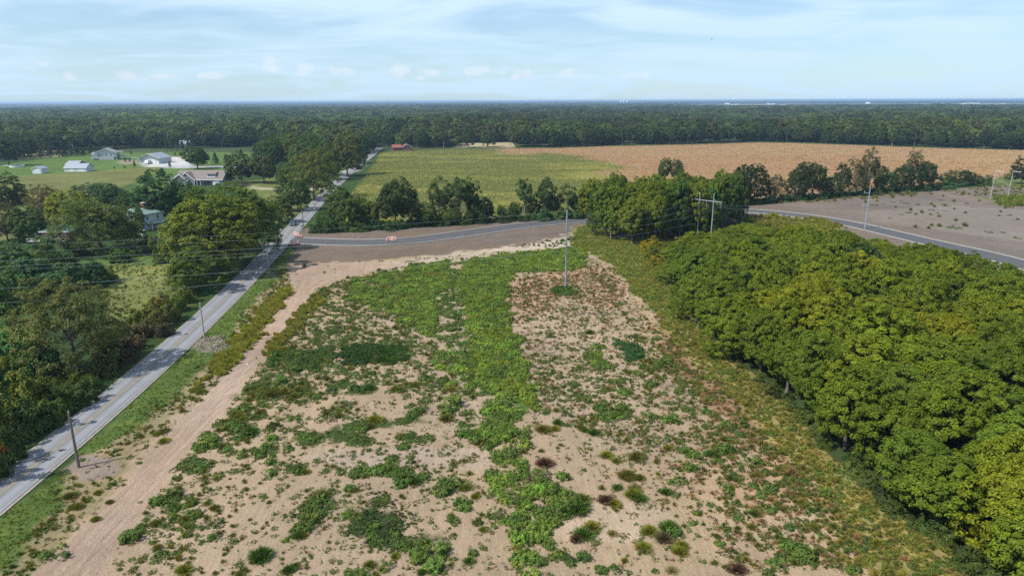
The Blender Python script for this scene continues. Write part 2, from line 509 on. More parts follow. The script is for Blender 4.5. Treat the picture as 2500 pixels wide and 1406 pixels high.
REG = [  # (region name, outline, colour, grassiness)
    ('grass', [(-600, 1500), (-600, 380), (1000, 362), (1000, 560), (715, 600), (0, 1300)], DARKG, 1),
    ('dirt_field', [(0, 1300), (190, 1130), (520, 800), (700, 640), (740, 560), (1050, 552), (1430, 524), (1480, 560), (1640, 600), (1700, 790),
                    (1850, 930), (2080, 1160), (2480, 1600), (2000, 3000), (-1200, 3000), (-700, 2000)], DIRT, 0),
    ('grass', [(-300, 1420), (-80, 1320), (0, 1265), (145, 1158), (178, 1185), (150, 1240), (80, 1310), (20, 1390), (-300, 1700)], GRASS, 1),
    ('grass', [(185, 1112), (480, 832), (640, 670), (706, 600), (716, 635), (700, 662), (655, 702), (600, 765), (560, 818), (600, 830), (555, 850), (470, 935),
               (350, 1040), (270, 1092), (225, 1108)], GRASS, 1),
    ('dry_grass', [(716, 640), (700, 700), (640, 760), (560, 850), (490, 960), (330, 1100), (290, 1180), (150, 1330), (60, 1406), (0, 1500), (-300, 1700),
                   (20, 1390), (80, 1310), (150, 1240), (178, 1185), (260, 1110), (350, 1040), (470, 935), (555, 850), (600, 765), (655, 702), (700, 662)], (0.30, 0.24, 0.13), 0.35),
    ('dirt_track', [(690, 642), (930, 640), (1000, 648), (880, 668), (790, 702), (715, 790), (650, 870), (570, 980), (460, 1110), (385, 1210), (300, 1330),
                    (250, 1406), (120, 1700), (-300, 1900), (60, 1420), (180, 1320), (300, 1190), (430, 1040), (540, 930), (620, 830), (718, 700), (700, 665)], TRACK, 0),
    ('dirt_field', [(930, 640), (1100, 620), (1250, 600), (1390, 575), (1470, 600), (1400, 612), (1240, 625), (1000, 650)], PALE, 0),
    ('graded_soil', [(712, 640), (716, 600), (712, 575), (740, 556), (820, 562), (1050, 552), (1435, 524), (1480, 540), (1400, 570), (1290, 597), (1150, 612),
                     (1000, 628), (850, 641)], GRADED, 0),
    ('pale_soil', [(1180, 612), (1290, 597), (1400, 572), (1425, 590), (1380, 606), (1250, 613)], (0.50, 0.41, 0.33), 0),
    ('grass', [(1395, 600), (1400, 560), (1440, 545), (1640, 560), (1700, 780), (1640, 790), (1560, 730), (1500, 650), (1450, 620)], (0.20, 0.22, 0.07), 1),
    ('grass', [(1640, 780), (1700, 790), (1850, 930), (2080, 1160), (2400, 1400), (2800, 1900), (2500, 1900), (2150, 1400), (1960, 1170), (1780, 970), (1660, 850), (1600, 790)], OLIVE, 0.8),
    ('red_grass', [(1245, 690), (1400, 640), (1480, 650), (1540, 700), (1500, 760), (1380, 730), (1260, 790), (1240, 740)], (0.41, 0.27, 0.175), 0.3),
    ('red_grass', [(1600, 790), (1660, 850), (1780, 970), (1880, 1090), (1800, 1060), (1700, 960), (1620, 880)], REDDY, 0.4),
    ('red_grass', E_(1900, 1180, 110, 60), (0.40, 0.265, 0.17), 0.3),
    ('red_grass', E_(1760, 1080, 70, 40), (0.39, 0.26, 0.165), 0.3),
    ('dirt_field', E_(1480, 1270, 170, 55), (0.47, 0.36, 0.26), 0),
    ('dirt_field', E_(1000, 1120, 260, 28), (0.44, 0.33, 0.24), 0),
    # central green stand: soil beneath it is matted green
    ('weed_mat', [(1130, 640), (1240, 622), (1425, 606), (1430, 655), (1255, 668), (1235, 700), (1240, 780), (1275, 870), (1300, 960), (1300, 1010),
                  (1280, 1010), (1250, 960), (1180, 960), (1130, 900), (1150, 850), (1140, 780), (1120, 700)], (0.09, 0.15, 0.03), 1),
    ('weed_mat', [(985, 655), (1095, 636), (1105, 700), (1070, 720), (1060, 780), (1075, 830), (985, 790), (970, 740)], (0.09, 0.15, 0.03), 1),
    ('weed_mat', E_(915, 868, 92, 25), (0.05, 0.10, 0.02), 1),
    ('weed_mat', E_(860, 1060, 55, 26), (0.065, 0.10, 0.03), 1), ('weed_mat', E_(780, 1072, 55, 18), (0.065, 0.10, 0.03), 1),
    ('weed_mat', E_(1000, 1080, 34, 20), (0.065, 0.10, 0.03), 1), ('weed_mat', E_(960, 1035, 90, 8), (0.075, 0.10, 0.035), 1),
    ('weed_mat', E_(940, 1275, 70, 58), (0.06, 0.085, 0.03), 1), ('weed_mat', E_(800, 1230, 45, 30), (0.06, 0.09, 0.03), 1),
    ('weed_mat', E_(1000, 1320, 70, 20), (0.06, 0.085, 0.03), 1), ('weed_mat', E_(740, 880, 90, 25), (0.065, 0.10, 0.03), 1),
    ('weed_mat', E_(680, 960, 80, 22), (0.075, 0.10, 0.035), 1), ('weed_mat', E_(860, 950, 60, 16), (0.07, 0.10, 0.035), 1),
    ('weed_mat', E_(820, 990, 60, 12), (0.07, 0.10, 0.035), 1),
    ('gravel_pad', E_(508, 842, 37, 20), GREY, 0.1), ('gravel_pad', E_(222, 1142, 62, 34), (0.30, 0.235, 0.19), 0.1), ('gravel_pad', E_(661, 669, 12, 8), GREY, 0.1),
    ('gravel_pad', E_(660, 600, 30, 7), (0.22, 0.2, 0.19), 0.1),
    # west of the county road
    ('meadow', [(240, 650), (430, 640), (470, 700), (480, 740), (400, 760), (300, 790), (240, 720)], MEADOW, 0.9),
    ('lawn', [(150, 618), (300, 612), (430, 618), (440, 645), (300, 652), (200, 645)], LAWN, 1),
    ('meadow', [(0, 780), (90, 770), (120, 830), (0, 850)], GRASS2, 1),
    ('corn_field', [(-500, 455), (-100, 440), (30, 432), (120, 424), (355, 408), (400, 407), (350, 440), (250, 470), (330, 520), (100, 560), (-300, 700)], CORN, 1),
    ('lawn', [(-200, 428), (0, 405), (130, 385), (345, 368), (455, 366), (520, 365), (640, 362), (640, 392), (560, 420), (440, 445), (395, 407), (120, 424), (30, 432), (-150, 445)], LAWN, 1),
    ('lawn', [(350, 440), (400, 410), (440, 420), (440, 470), (370, 490), (300, 470)], (0.10, 0.16, 0.04), 1),
    ('lawn', [(560, 450), (690, 430), (790, 445), (810, 440), (800, 458), (700, 545), (660, 560), (640, 500), (600, 480)], LAWNY, 1),
    ('lawn', [(800, 440), (860, 400), (870, 395), (815, 445)], LAWN, 1),
    ('concrete_pad', [(347, 397), (350, 408), (400, 408), (470, 409), (468, 398), (450, 390), (440, 384), (412, 383), (414, 396)], (0.55, 0.53, 0.52), 0),
    ('gravel_drive', [(400, 408), (560, 405), (620, 408), (620, 411), (560, 409), (400, 412)], (0.42, 0.42, 0.42), 0),
    ('gravel_drive', [(560, 447), (640, 459), (730, 461), (800, 458), (806, 461), (730, 465), (640, 463), (560, 451)], (0.58, 0.52, 0.36), 0),
    ('gravel_drive', [(836, 417), (876, 413), (864, 422), (836, 421)], (0.52, 0.50, 0.46), 0),
    ('garden_bed', [(285, 393), (325, 391), (345, 400), (300, 402)], (0.30, 0.24, 0.18), 0.1),
    ('gravel_drive', [(655, 560), (692, 557), (690, 566), (664, 570)], (0.34, 0.33, 0.33), 0),
    # graded land east of the grove
    ('graded_soil', [(1780, 505), (1900, 492), (2100, 480), (2400, 452), (2560, 448), (2900, 470), (2900, 900), (2500, 720), (2300, 640), (2000, 590), (1790, 560)], (0.20, 0.158, 0.13), 0),
    ('pale_soil', [(2100, 520), (2300, 500), (2560, 520), (2560, 600), (2350, 570), (2150, 545)], (0.245, 0.20, 0.168), 0),
    ('grass', [(1850, 488), (2060, 470), (2400, 448), (2440, 452), (2060, 482), (1880, 496)], (0.13, 0.14, 0.05), 0.7),
    ('grass', [(2350, 440), (2560, 430), (2600, 500), (2450, 505), (2400, 485), (2560, 470)], (0.12, 0.16, 0.045), 0.8),
    ('grass', [(1795, 532), (1880, 528), (1990, 536), (2060, 552), (2000, 580), (1850, 575), (1800, 556)], (0.20, 0.20, 0.06), 0.9),
]
REGNAMES = []
for r in REG:
    if r[0] not in REGNAMES: REGNAMES.append(r[0])
KERB_HIDE = []


def classify(X, Y, warp=1.0):
    w1 = (fnoise(X * 0.35, Y * 0.35, 3, 3) - 0.5) * 2; w2 = (fnoise(X * 0.35, Y * 0.35, 91, 3) - 0.5) * 2
    am = warp * np.clip(np.abs(Y) / 90.0, 0.8, 3.0)
    px, py = proj(X + w1 * am * 1.5, Y + w2 * am * 1.5)
    mat_n = fnoise(X * 0.55, Y * 0.45, 808, 4)
    rid = np.full(X.shape, -1); col = np.zeros(X.shape + (4,)); col[..., 3] = 1
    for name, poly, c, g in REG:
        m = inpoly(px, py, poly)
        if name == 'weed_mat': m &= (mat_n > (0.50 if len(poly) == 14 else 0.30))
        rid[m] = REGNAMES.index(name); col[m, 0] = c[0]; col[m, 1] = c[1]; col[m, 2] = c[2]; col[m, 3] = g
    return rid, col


SHEETS = {}


def add_grid(xs, ys, exclude=None, zbase=0.02, relief=0.10):
    X, Y = np.meshgrid(xs, ys)
    rid, col = classify(X, Y)
    for c in range(4):
        a = col[..., c]
        for _ in range(1):
            b = a.copy()
            b[1:-1, 1:-1] = (a[1:-1, 1:-1] * 2 + a[:-2, 1:-1] + a[2:, 1:-1] + a[1:-1, :-2] + a[1:-1, 2:]) / 6
            a = b
        col[..., c] = a
    # large soft patches of moisture and wear
    v = fnoise(X * 0.06, Y * 0.06, 5, 4); v2 = fnoise(X * 0.5, Y * 0.12, 15, 3)
    f = 1 + (v - 0.5) * 0.35 + (v2 - 0.5) * 0.16
    pinch = (fnoise(X * 0.03, Y * 0.03, 77, 3) - 0.5) * 0.25
    col[..., 0] *= f * (1 + pinch * 0.4); col[..., 1] *= f; col[..., 2] *= f * (1 - pinch)
    if TRACK_RUTS:
        m = rid == REGNAMES.index('dirt_track'); has = m.any(1)
        xl = np.where(has, np.where(m, X, 1e9).min(1), 0); xr = np.where(has, np.where(m, X, -1e9).max(1), 1)
        def sm(a):
            k = np.ones(25) / 25; return np.convolve(np.pad(a, 12, mode='edge'), k, 'valid')
        xl = sm(xl); xr = sm(xr); u = (X - xl[:, None]) / np.maximum(xr - xl, 0.5)[:, None]
        w_ = (fnoise(X * 0.1, Y * 0.3, 55, 3) - 0.5) * 0.12
        narrow = ((xr - xl) < 14)[:, None]
        rut = sum(a * np.exp(-((u + w_ - c_) / 0.05) ** 2) for c_, a in ((0.2, 0.20), (0.36, 0.14), (0.63, 0.22), (0.8, 0.16)))
        pal = sum(a * np.exp(-((u + w_ - c_) / 0.07) ** 2) for c_, a in ((0.28, 0.12), (0.72, 0.14)))
        k_ = np.where(m & narrow, 1 - rut * (0.4 + 1.2 * fnoise(X * 0.3, Y * 0.15, 56, 3)) + pal, 1)
        col[..., :3] *= k_[..., None]
    rel = fnoise(X * 0.22, Y * 0.22, 31, 4)
    Z = zbase + relief * rel
    V = np.stack([X, Y, Z], -1).reshape(-1, 3); CO = col.reshape(-1, 4)
    ny, nx = X.shape
    I = np.arange(nx * ny).reshape(ny, nx)
    Fq = np.stack([I[:-1, :-1], I[:-1, 1:], I[1:, 1:], I[1:, :-1]], -1).reshape(-1, 4)
    fr = rid[:-1, :-1].reshape(-1)
    cxm = (X[:-1, :-1] + X[1:, 1:]).reshape(-1) / 2; cym = (Y[:-1, :-1] + Y[1:, 1:]).reshape(-1) / 2
    ok = np.ones(len(Fq), bool) if exclude is None else ~exclude(cxm, cym)
    for k, nm in enumerate(REGNAMES):
        s = Fq[(fr == k) & ok]
        if len(s) == 0: continue
        used = np.unique(s); remap = np.zeros(len(V), np.int32); remap[used] = np.arange(len(used))
        SHEETS.setdefault(nm, []).append((V[used], remap[s], CO[used]))


yn = [34.0]
while yn[-1] < 275: yn.append(yn[-1] + max(0.45, 0.0042 * yn[-1]))
TRACK_RUTS = True
add_grid(np.arange(-108, 62, 0.45), np.array(yn), exclude=lambda x, y: x < -9999)
yn2 = yn[-1]
inner = lambda x, y: (x > -108.1) & (x < 61.5) & (y < yn2)
TRACK_RUTS = False
add_grid(np.arange(-560, -40, 2.2), np.arange(60, 640, 2.4), exclude=lambda x, y: ((x > -109) & (y < yn2 - 1)) | (x > -90) & (y < 280), relief=0.0, zbase=0.03)
add_grid(np.arange(62, 420, 1.7), np.arange(110, 420, 1.7), relief=0.05, zbase=0.02)
for nm, parts in SHEETS.items():
    off = 0; VV = []; FF = []; CC = []
    for v, f, c in parts:
        VV.append(v); FF.append(f + off); CC.append(c); off += len(v)
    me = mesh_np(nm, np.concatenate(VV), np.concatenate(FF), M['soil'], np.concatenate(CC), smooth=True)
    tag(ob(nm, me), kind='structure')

# ------------------------------------------------------------------ crop field beyond the tree line
CROP = [(924, 374), (880, 440), (846, 478), (800, 520), (860, 548), (1060, 540), (1300, 522), (1430, 508), (1790, 486), (2060, 464), (2320, 448), (2400, 445), (2470, 428), (2760, 440),
        (2900, 385), (2500, 367), (2300, 362), (2100, 355), (1950, 350), (1850, 348), (1700, 353), (1500, 357), (1350, 362), (1250, 363), (1100, 364), (1020, 368), (960, 368)]
TAN = [(1200, 366), (1235, 374), (1290, 378), (1340, 374), (1420, 385), (1500, 405), (1470, 425), (1600, 470), (3000, 600), (3000, 300), (1340, 355), (1235, 362)]
xs = np.arange(-190, 760, 2.6); ys = np.arange(235, 800, 2.6)
X, Y = np.meshgrid(xs, ys)
am = 5.0
wx = (fnoise(X * .03, Y * .03, 3, 4) - .5) * 26; wy = (fnoise(X * .03, Y * .03, 8, 4) - .5) * 60
px, py = proj(X, Y, 1.0); inside = inpoly(px, py, CROP)
px2, py2 = proj(X + wx, Y + wy, 1.0); tan_ = inpoly(px2, py2, TAN).astype(float)
for _ in range(6):
    b = tan_.copy(); b[1:-1, 1:-1] = (tan_[1:-1, 1:-1] + tan_[:-2, 1:-1] + tan_[2:, 1:-1] + tan_[1:-1, :-2] + tan_[1:-1, 2:]) / 5; tan_ = b
cg = np.array([0.155, 0.165, 0.052]); ct = np.array([0.315, 0.208, 0.132]); ct2 = np.array([0.325, 0.238, 0.142])
farr = np.clip(fnoise(X * 0.008, Y * 0.015, 44, 3) * 1.4 - 0.2 + (X - 150) / 700, 0, 1)
ctm = ct[None, None] * (1 - farr[..., None]) + ct2[None, None] * farr[..., None]
yel = np.clip((fnoise(X * 0.02, Y * 0.06, 61, 4) - 0.45) * 3, 0, 1)[..., None]
cgm = cg[None, None] * (1 - yel) + np.array([0.26, 0.25, 0.075])[None, None] * yel
col = cgm * (1 - tan_[..., None]) + ctm * tan_[..., None]
# rows running away to the right in the ripe part, as drills of darker bare soil
rowd = np.abs(((Y + 0.33 * X) / 21.0) % 1 - 0.5) < (0.045 + 0.05 * (fnoise(X * .02, Y * .02, 4, 3)))
rowm = rowd & (X > 170) & (fnoise(X * .05, Y * .2, 14, 3) > 0.47)
col[rowm] *= np.array([0.72, 0.66, 0.62])
col_crop = col.copy()
Z = 0.7 + 0.45 * fnoise(X * 0.5, Y * 0.5, 12, 2)
ny, nx = X.shape; I = np.arange(nx * ny).reshape(ny, nx)
Fq = np.stack([I[:-1, :-1], I[:-1, 1:], I[1:, 1:], I[1:, :-1]], -1)
fin = inside[:-1, :-1] & inside[1:, 1:] & inside[1:, :-1] & inside[:-1, 1:]
# rim of the field drops to the soil so that the stand has real thickness
cnt = np.zeros(X.shape, int)
for (a, b) in ((slice(0, -1), slice(0, -1)), (slice(0, -1), slice(1, None)), (slice(1, None), slice(0, -1)), (slice(1, None), slice(1, None))):
    cnt[a, b] += fin
Z[cnt < 4] = 0.02
V = np.stack([X, Y, Z], -1).reshape(-1, 3)
CO = np.concatenate([col, np.ones(X.shape + (1,))], -1).reshape(-1, 4)
s = Fq[fin]; used = np.unique(s); remap = np.zeros(len(V), np.int32); remap[used] = np.arange(len(used))
crop = ob('crop_field', mesh_np('crop_field', V[used], remap[s], M['crop'], CO[used], smooth=True))
tag(crop, kind='structure')

# ------------------------------------------------------------------ roads
def resample(pts, step):
    out = [pts[0]]
    for a, b in zip(pts[:-1], pts[1:]):
        n = max(1, int((Vector(b) - Vector(a)).length / step))
        for k in range(1, n + 1): out.append(tuple(Vector(a).lerp(Vector(b), k / n)))
    return out


def smooth_line(pts, it=3):
    p = [Vector(q) for q in pts]
    for _ in range(it):
        q = [p[0]]
        for a, b in zip(p[:-1], p[1:]):
            q += [a.lerp(b, .25), a.lerp(b, .75)]
        q.append(p[-1]); p = q
    return p


def ribbon(name, cl, offs0, offs1, z, mat, kind='structure', z1=None, parent=None, dash=None):
    """strip along centreline cl between two lateral offsets (left negative); z1 gives it thickness"""
    cl = [Vector((p[0], p[1])) for p in cl]
    n = len(cl); V = []; F = []; UV = []
    T = []
    for i in range(n):
        d = (cl[min(i + 1, n - 1)] - cl[max(i - 1, 0)]).normalized(); T.append(Vector((d.y, -d.x)))
    L = 0
    for i in range(n):
        if i: L += (cl[i] - cl[i - 1]).length
        for o_ in (offs0, offs1):
            q = cl[i] + T[i] * (o_(i / (n - 1)) if callable(o_) else o_)
            V.append((q.x, q.y, z))
    for i in range(n - 1):
        F.append((2 * i, 2 * i + 1, 2 * i + 3, 2 * i + 2))
    me = bpy.data.meshes.new(name)
    if z1 is not None:
        b = len(V); V += [(x, y, z1) for x, y, _ in V]
        FF = [tuple(b + k for k in f) for f in F]
        for i in range(n - 1):
            FF.append((2 * i, 2 * i + 2, b + 2 * i + 2, b + 2 * i)); FF.append((2 * i + 1, b + 2 * i + 1, b + 2 * i + 3, 2 * i + 3))
        F = FF
    me.from_pydata(V, [], F)
    uv = me.uv_layers.new(name='UVMap')
    for lp in me.loops:
        vi = lp.vertex_index; uv.data[lp.index].uv = ((vi % 2), (vi // 2))
    me.materials.append(mat); me.update()
    o = ob(name, me, parent)
    if kind: o['kind'] = kind
    return o


Lw = smooth_line([P(*p).to_2d() for p in ROAD_L]); Rw = smooth_line([P(*p).to_2d() for p in ROAD_R])
def at_y(line, y):
    for a, b in zip(line[:-1], line[1:]):
        if (a.y - y) * (b.y - y) <= 0 and a.y != b.y:
            return a.x + (b.x - a.x) * (y - a.y) / (b.y - a.y)
    return line[-1].x
ysr = np.concatenate([np.arange(66, 400, 4.0), np.arange(400, min(Lw[-1].y, Rw[-1].y) - 1, 12.0)])
# centre line: follow the mean of both traced edges, smoothed, with a constant width
cxs = np.array([(at_y(Lw, y) + at_y(Rw, y)) / 2 for y in ysr]); wds = np.array([at_y(Rw, y) - at_y(Lw, y) for y in ysr])
pf = np.polyfit(ysr, cxs, 5); cxs2 = np.polyval(pf, ysr)
print('centre', [(round(a), round(b, 1), round(c, 1)) for a, b, c in zip(ysr[::8], cxs[::8], cxs2[::8])])
sl = (cxs2[3] - cxs2[0]) / (ysr[3] - ysr[0]); ext = np.arange(30, 66, 4.0)
cxs2 = np.concatenate([cxs2[0] + sl * (ext - 66), cxs2]); wds = np.concatenate([np.full(len(ext), wds[0]), wds]); ysr = np.concatenate([ext, ysr])
RW = float(np.median(wds[ysr < 200])) / 2
print('road half width', RW)
road_cl = [Vector((x, y)) for x, y in zip(cxs2, ysr)]
ribbon('gravel_shoulder', road_cl, -RW - 0.4, RW + 0.4, 0.10, M['shoulder'], z1=0.165)
ribbon('road', road_cl, -RW, RW, 0.16, M['old_asphalt'], z1=0.19)
ribbon('yellow_centre_line', road_cl, -0.20, -0.08, 0.20, M['yellow_line'])
ribbon('yellow_centre_line', road_cl, 0.08, 0.20, 0.20, M['yellow_line'])
ribbon('white_edge_line', road_cl, -RW + 0.22, -RW + 0.34, 0.20, M['white_line'])
ribbon('white_edge_line', road_cl, RW - 0.34, RW - 0.22, 0.20, M['white_line'])

UP = [(650, 578), (690, 578), (725, 581), (780, 585), (860, 588), (940, 587), (1040, 579), (1180, 559), (1300, 544), (1440, 533), (1600, 520), (1790, 513), (1830, 512), (1900, 517), (2000, 529), (2100, 547), (2200, 570),
      (2300, 593), (2400, 614), (2500, 640), (2700, 700)]
LO = [(650, 600), (690, 600), (735, 597), (780, 598), (860, 600), (940, 599), (1040, 592), (1180, 571), (1300, 554), (1440, 541), (1600, 529), (1790, 521), (1830, 520), (1900, 525), (2000, 538), (2100, 558), (2200, 583),
      (2300, 607), (2400, 628), (2500, 656), (2700, 720)]
ul = smooth_line([P(*p).to_2d() for p in UP], 3); ll = smooth_line([P(*p).to_2d() for p in LO], 3)
ncl = [(a + b) / 2 for a, b in zip(ul, ll)]
NW = float(np.median([(a - b).length for a, b in zip(ul, ll)])) / 2
NW = min(max(NW, 3.4), 5.0)
print('new road half width', NW)
k0 = next(i for i, p in enumerate(ncl) if p.x > road_cl[min(range(len(road_cl)), key=lambda j: abs(road_cl[j].y - p.y))].x + RW - 0.5)
ncl = ncl[k0:]
ribbon('side_road', ncl, lambda t: -NW - (5.0 * max(0, 1 - t * 22) ** 2), lambda t: NW + (5.0 * max(0, 1 - t * 22) ** 2), 0.14, M['new_asphalt'], z1=0.172)
ribbon('kerb', ncl[3:], lambda t: -NW - 0.45, lambda t: -NW - 0.02, 0.12, M['concrete'], z1=0.30)
ribbon('kerb', ncl[3:], lambda t: NW + 0.02, lambda t: NW + 0.45, 0.12, M['concrete'], z1=0.30)


# ------------------------------------------------------------------ foliage meshes
def quad_leaves(P0, N, L, W, rg, bend=0.0):
    """leaf cards: centres P0, normals N, length L and width W arrays -> verts, faces"""
    n = len(P0)
    r = rg.normal(size=(n, 3)); T = np.cross(N, r); T /= np.linalg.norm(T, axis=1, keepdims=True) + 1e-9
    B = np.cross(N, T)
    L = L[:, None] / 2; W = W[:, None] / 2
    a = P0 - T * L; b = P0 + B * W + N * 0; c = P0 + T * L; d = P0 - B * W
    if bend:
        a = a - np.array([0, 0, 1]) * L * bend; c = c - np.array([0, 0, 1]) * L * bend
    V = np.stack([a, b, c, d], 1).reshape(-1, 3)
    F = np.arange(n * 4).reshape(n, 4)
    return V, F


def sph(rg, n):
    v = rg.normal(size=(n, 3)); return v / np.linalg.norm(v, axis=1, keepdims=True)


def crown_mesh(name, seed, W, H, z0, nclump, per, leaf, clump_r, shape='round', inner=0.55, mat=None, droop=0.25, lump=0.25, radial=0.3, njit=0.38):
    """crown of width W, from z0 to H: leaf cards gathered in clumps over an uneven envelope"""
    rg = np.random.default_rng(seed)
    d = sph(rg, nclump * 3)
    d = d[d[:, 2] > -0.75][:nclump]
    n = len(d)
    rz = (H - z0) / 2; rx = W / 2
    # uneven envelope: a few random lobes push it out or in
    lobes = sph(rg, 9); amp = rg.uniform(-lump, lump * 1.1, 9)
    e = 1 + (np.clip(d @ lobes.T, 0, 1) ** 3 * amp).sum(1)
    f = inner + (1 - inner) * rg.random(n) ** 0.45
    c = d * (e * f)[:, None]
    if shape == 'cone':
        t = rg.random(n) ** 0.75                       # height fraction
        a = rg.random(n) * 2 * math.pi
        rr = (1 - t) ** 0.85 * (0.75 + 0.25 * rg.random(n))
        c = np.stack([np.cos(a) * rr, np.sin(a) * rr, t * 2 - 1], 1)
    if shape == 'column':
        t = rg.random(n); a = rg.random(n) * 2 * math.pi
        rr = np.minimum(1, (1 - t) * 2.2) ** 0.6 * (0.8 + 0.2 * rg.random(n))
        c = np.stack([np.cos(a) * rr, np.sin(a) * rr, t * 2 - 1], 1)
    if shape == 'dome':
        c[:, 2] = np.abs(c[:, 2]) * 1.7 - 0.8
    if shape == 'round':
        # broader above the middle
        low = c[:, 2] < 0
        c[low, 0:2] *= (1 - 0.12 * np.abs(c[low, 2:3]))
    cc = c * np.array([rx * 0.88, rx * 0.88, rz * 0.9]); cc[:, 2] += (z0 + H) / 2
    cr_ = clump_r * rg.uniform(0.6, 1.35, n)
    out = c / (np.linalg.norm(c, axis=1, keepdims=True) + 1e-6)
    idx = np.repeat(np.arange(n), per)
    q = sph(rg, n * per) + out[idx] * 0.55 + np.array([0, 0, 0.35])
    q /= np.linalg.norm(q, axis=1, keepdims=True)
    rad = cr_[idx] * (0.45 + 0.55 * rg.random(n * per) ** 0.5)
    flat = np.array([1, 1, 0.88])
    p = cc[idx] + q * rad[:, None] * flat
    p[:, 2] = np.maximum(p[:, 2], 0.05)
    N = q * (0.75 if radial < 1 else 0.35) + out[idx] * radial + np.array([0, 0, 0.5]) + rg.normal(size=p.shape) * njit
    N /= np.linalg.norm(N, axis=1, keepdims=True)
    Ls = leaf[0] * rg.uniform(0.6, 1.3, len(p)); Ws = leaf[1] * rg.uniform(0.6, 1.3, len(p))
    V, F = quad_leaves(p, N, Ls, Ws, rg, droop)
    br = np.repeat(0.5 + rg.normal(size=n) * 0.16, per) + rg.normal(size=len(p)) * 0.2
    wm = np.repeat(np.clip(rg.normal(size=n) * 0.25 + 0.3, 0, 1), per)
    col = np.stack([np.clip(br, 0, 1), wm, np.zeros(len(p)), np.ones(len(p))], 1)
    return mesh_np(name, V, F, mat or M['leaf'], np.repeat(col, 4, 0)), cc


def trunk_mesh(name, seed, H, z0, W, centres, r=0.28, nl=8, mat=None, lean=0.4):
    rg = random.Random(seed); mb = MB()
    top = H * 0.62
    pts = [Vector((0, 0, -0.3))]
    k = 5; x = y = 0
    for i in range(1, k + 1):
        x += rg.uniform(-lean, lean) * 0.5; y += rg.uniform(-lean, lean) * 0.5
        pts.append(Vector((x, y, top * i / k)))
    for i in range(k):
        mb.tube(pts[i], pts[i + 1], r * (1 - i / k * 0.6) * (1.25 if i == 0 else 1), r * (1 - (i + 1) / k * 0.6), 7, cap=False)
    idx = list(range(len(centres))); rg.shuffle(idx)
    for j in idx[:nl]:
        c = Vector(centres[j]); zf = min(max(c.z * 0.55, z0 * 0.6), top * 0.98)
        t = zf / top * k; i = min(int(t), k - 1); b = pts[i].lerp(pts[i + 1], t - i)
        mid = b.lerp(c, 0.5) + Vector((rg.uniform(-.4, .4), rg.uniform(-.4, .4), rg.uniform(0.1, .6)))
        mb.tube(b, mid, r * 0.38, r * 0.24, 5, cap=False); mb.tube(mid, c, r * 0.24, r * 0.07, 4, cap=False)
    return mb.mesh(name, mat or M['bark'], smooth=True)


TREES = {}
def add_kind(kind, n, **kw):
    TREES[kind] = []
    for i in range(n):
        a = dict(W=10.0, H=14.0, z0=2.5, nclump=110, per=85, leaf=(0.5, 0.36), clump_r=1.15, nl=8, r=0.28, seed=hash(kind) % 1)
        a.update(kw)
        sd = 100 * (sum(map(ord, kind)) % 97) + i
        cm, cc = crown_mesh(kind + '_crown', sd, a['W'], a['H'], a['z0'], a['nclump'], a['per'], a['leaf'], a['clump_r'], a.get('shape', 'round'),
                            a.get('inner', 0.55), droop=a.get('droop', 0.25), lump=a.get('lump', 0.25), radial=a.get('radial', 0.3), njit=a.get('njit', 0.38))
        tm = trunk_mesh(kind + '_trunk', sd, a['H'], a['z0'], a['W'], cc, a['r'], a['nl'], a.get('bark'))
        TREES[kind].append((cm, tm, a['W'], a['H']))


add_kind('walnut', 6, W=9.5, H=13.0, z0=1.2, nclump=330, per=60, leaf=(0.46, 0.20), clump_r=0.62, droop=0.3, lump=0.5, inner=0.5)
add_kind('broad', 5, W=11.0, H=14.0, z0=0.4, nclump=360, per=52, leaf=(0.42, 0.26), clump_r=0.75, lump=0.5, inner=0.5)
add_kind('open', 4, W=10.0, H=15.0, z0=4.2, nclump=74, per=100, leaf=(0.42, 0.28), clump_r=1.05, nl=22, r=0.26, lump=0.6, inner=0.35, bark=M['pale_bark'])
add_kind('fine', 3, W=11.0, H=13.0, z0=0.6, nclump=380, per=44, leaf=(0.36, 0.17), clump_r=0.75, lump=0.5, inner=0.45, nl=16)
add_kind('conifer', 2, W=5.0, H=10.0, z0=0.3, nclump=150, per=24, leaf=(0.5, 0.2), clump_r=0.42, shape='cone', droop=0.5)
add_kind('column', 1, W=2.6, H=9.5, z0=0.2, nclump=160, per=26, leaf=(0.3, 0.2), clump_r=0.35, shape='column')
add_kind('far', 6, W=14.0, H=15.5, z0=1.5, nclump=95, per=34, leaf=(1.0, 0.75), clump_r=1.35, nl=5, lump=0.5, inner=0.86, radial=1.1, njit=0.25)
SHRUBS = [crown_mesh('shrub', 900 + i, 4.0, 2.6, -0.4, 46, 60, (0.34, 0.22), 0.62, 'dome', lump=0.5)[0] for i in range(4)]

UP_ = Vector((0, 0, 1))
def jit(c, a, rg):
    if c[0] < 0.085: c = (c[0] * 0.97, c[1] * 1.12, c[2])
    k = 1 + rg.uniform(-a, a); h = rg.uniform(-a, a) * 0.6
    return (c[0] * k * (1 + h), c[1] * k, c[2] * k * (1 - h), 1)


RG = random.Random(77)
def place_tree(loc, w, h, kind, col, label, group, name='tree', cat='tree', jitter=0.12):
    cm, tm, W0, H0 = RG.choice(TREES[kind])
    e = empty(name, loc, RG.uniform(0, 6.28)); e.scale = (w / W0, w / W0, h / H0)
    c = ob('crown', cm, e); c.color = jit(col, jitter, RG)
    ob('trunk', tm, e)
    tag(e, label, cat, group)
    return e


def height_at(p, top_y, x=None):
    """height above the ground of something standing at p whose top shows at row top_y"""
    pxx, pyy = proj(np.array(p.x), np.array(p.y), 0.0)
    d = px_dir(float(pxx), top_y); t = p.y / d.y
    return HCAM + d.z * t


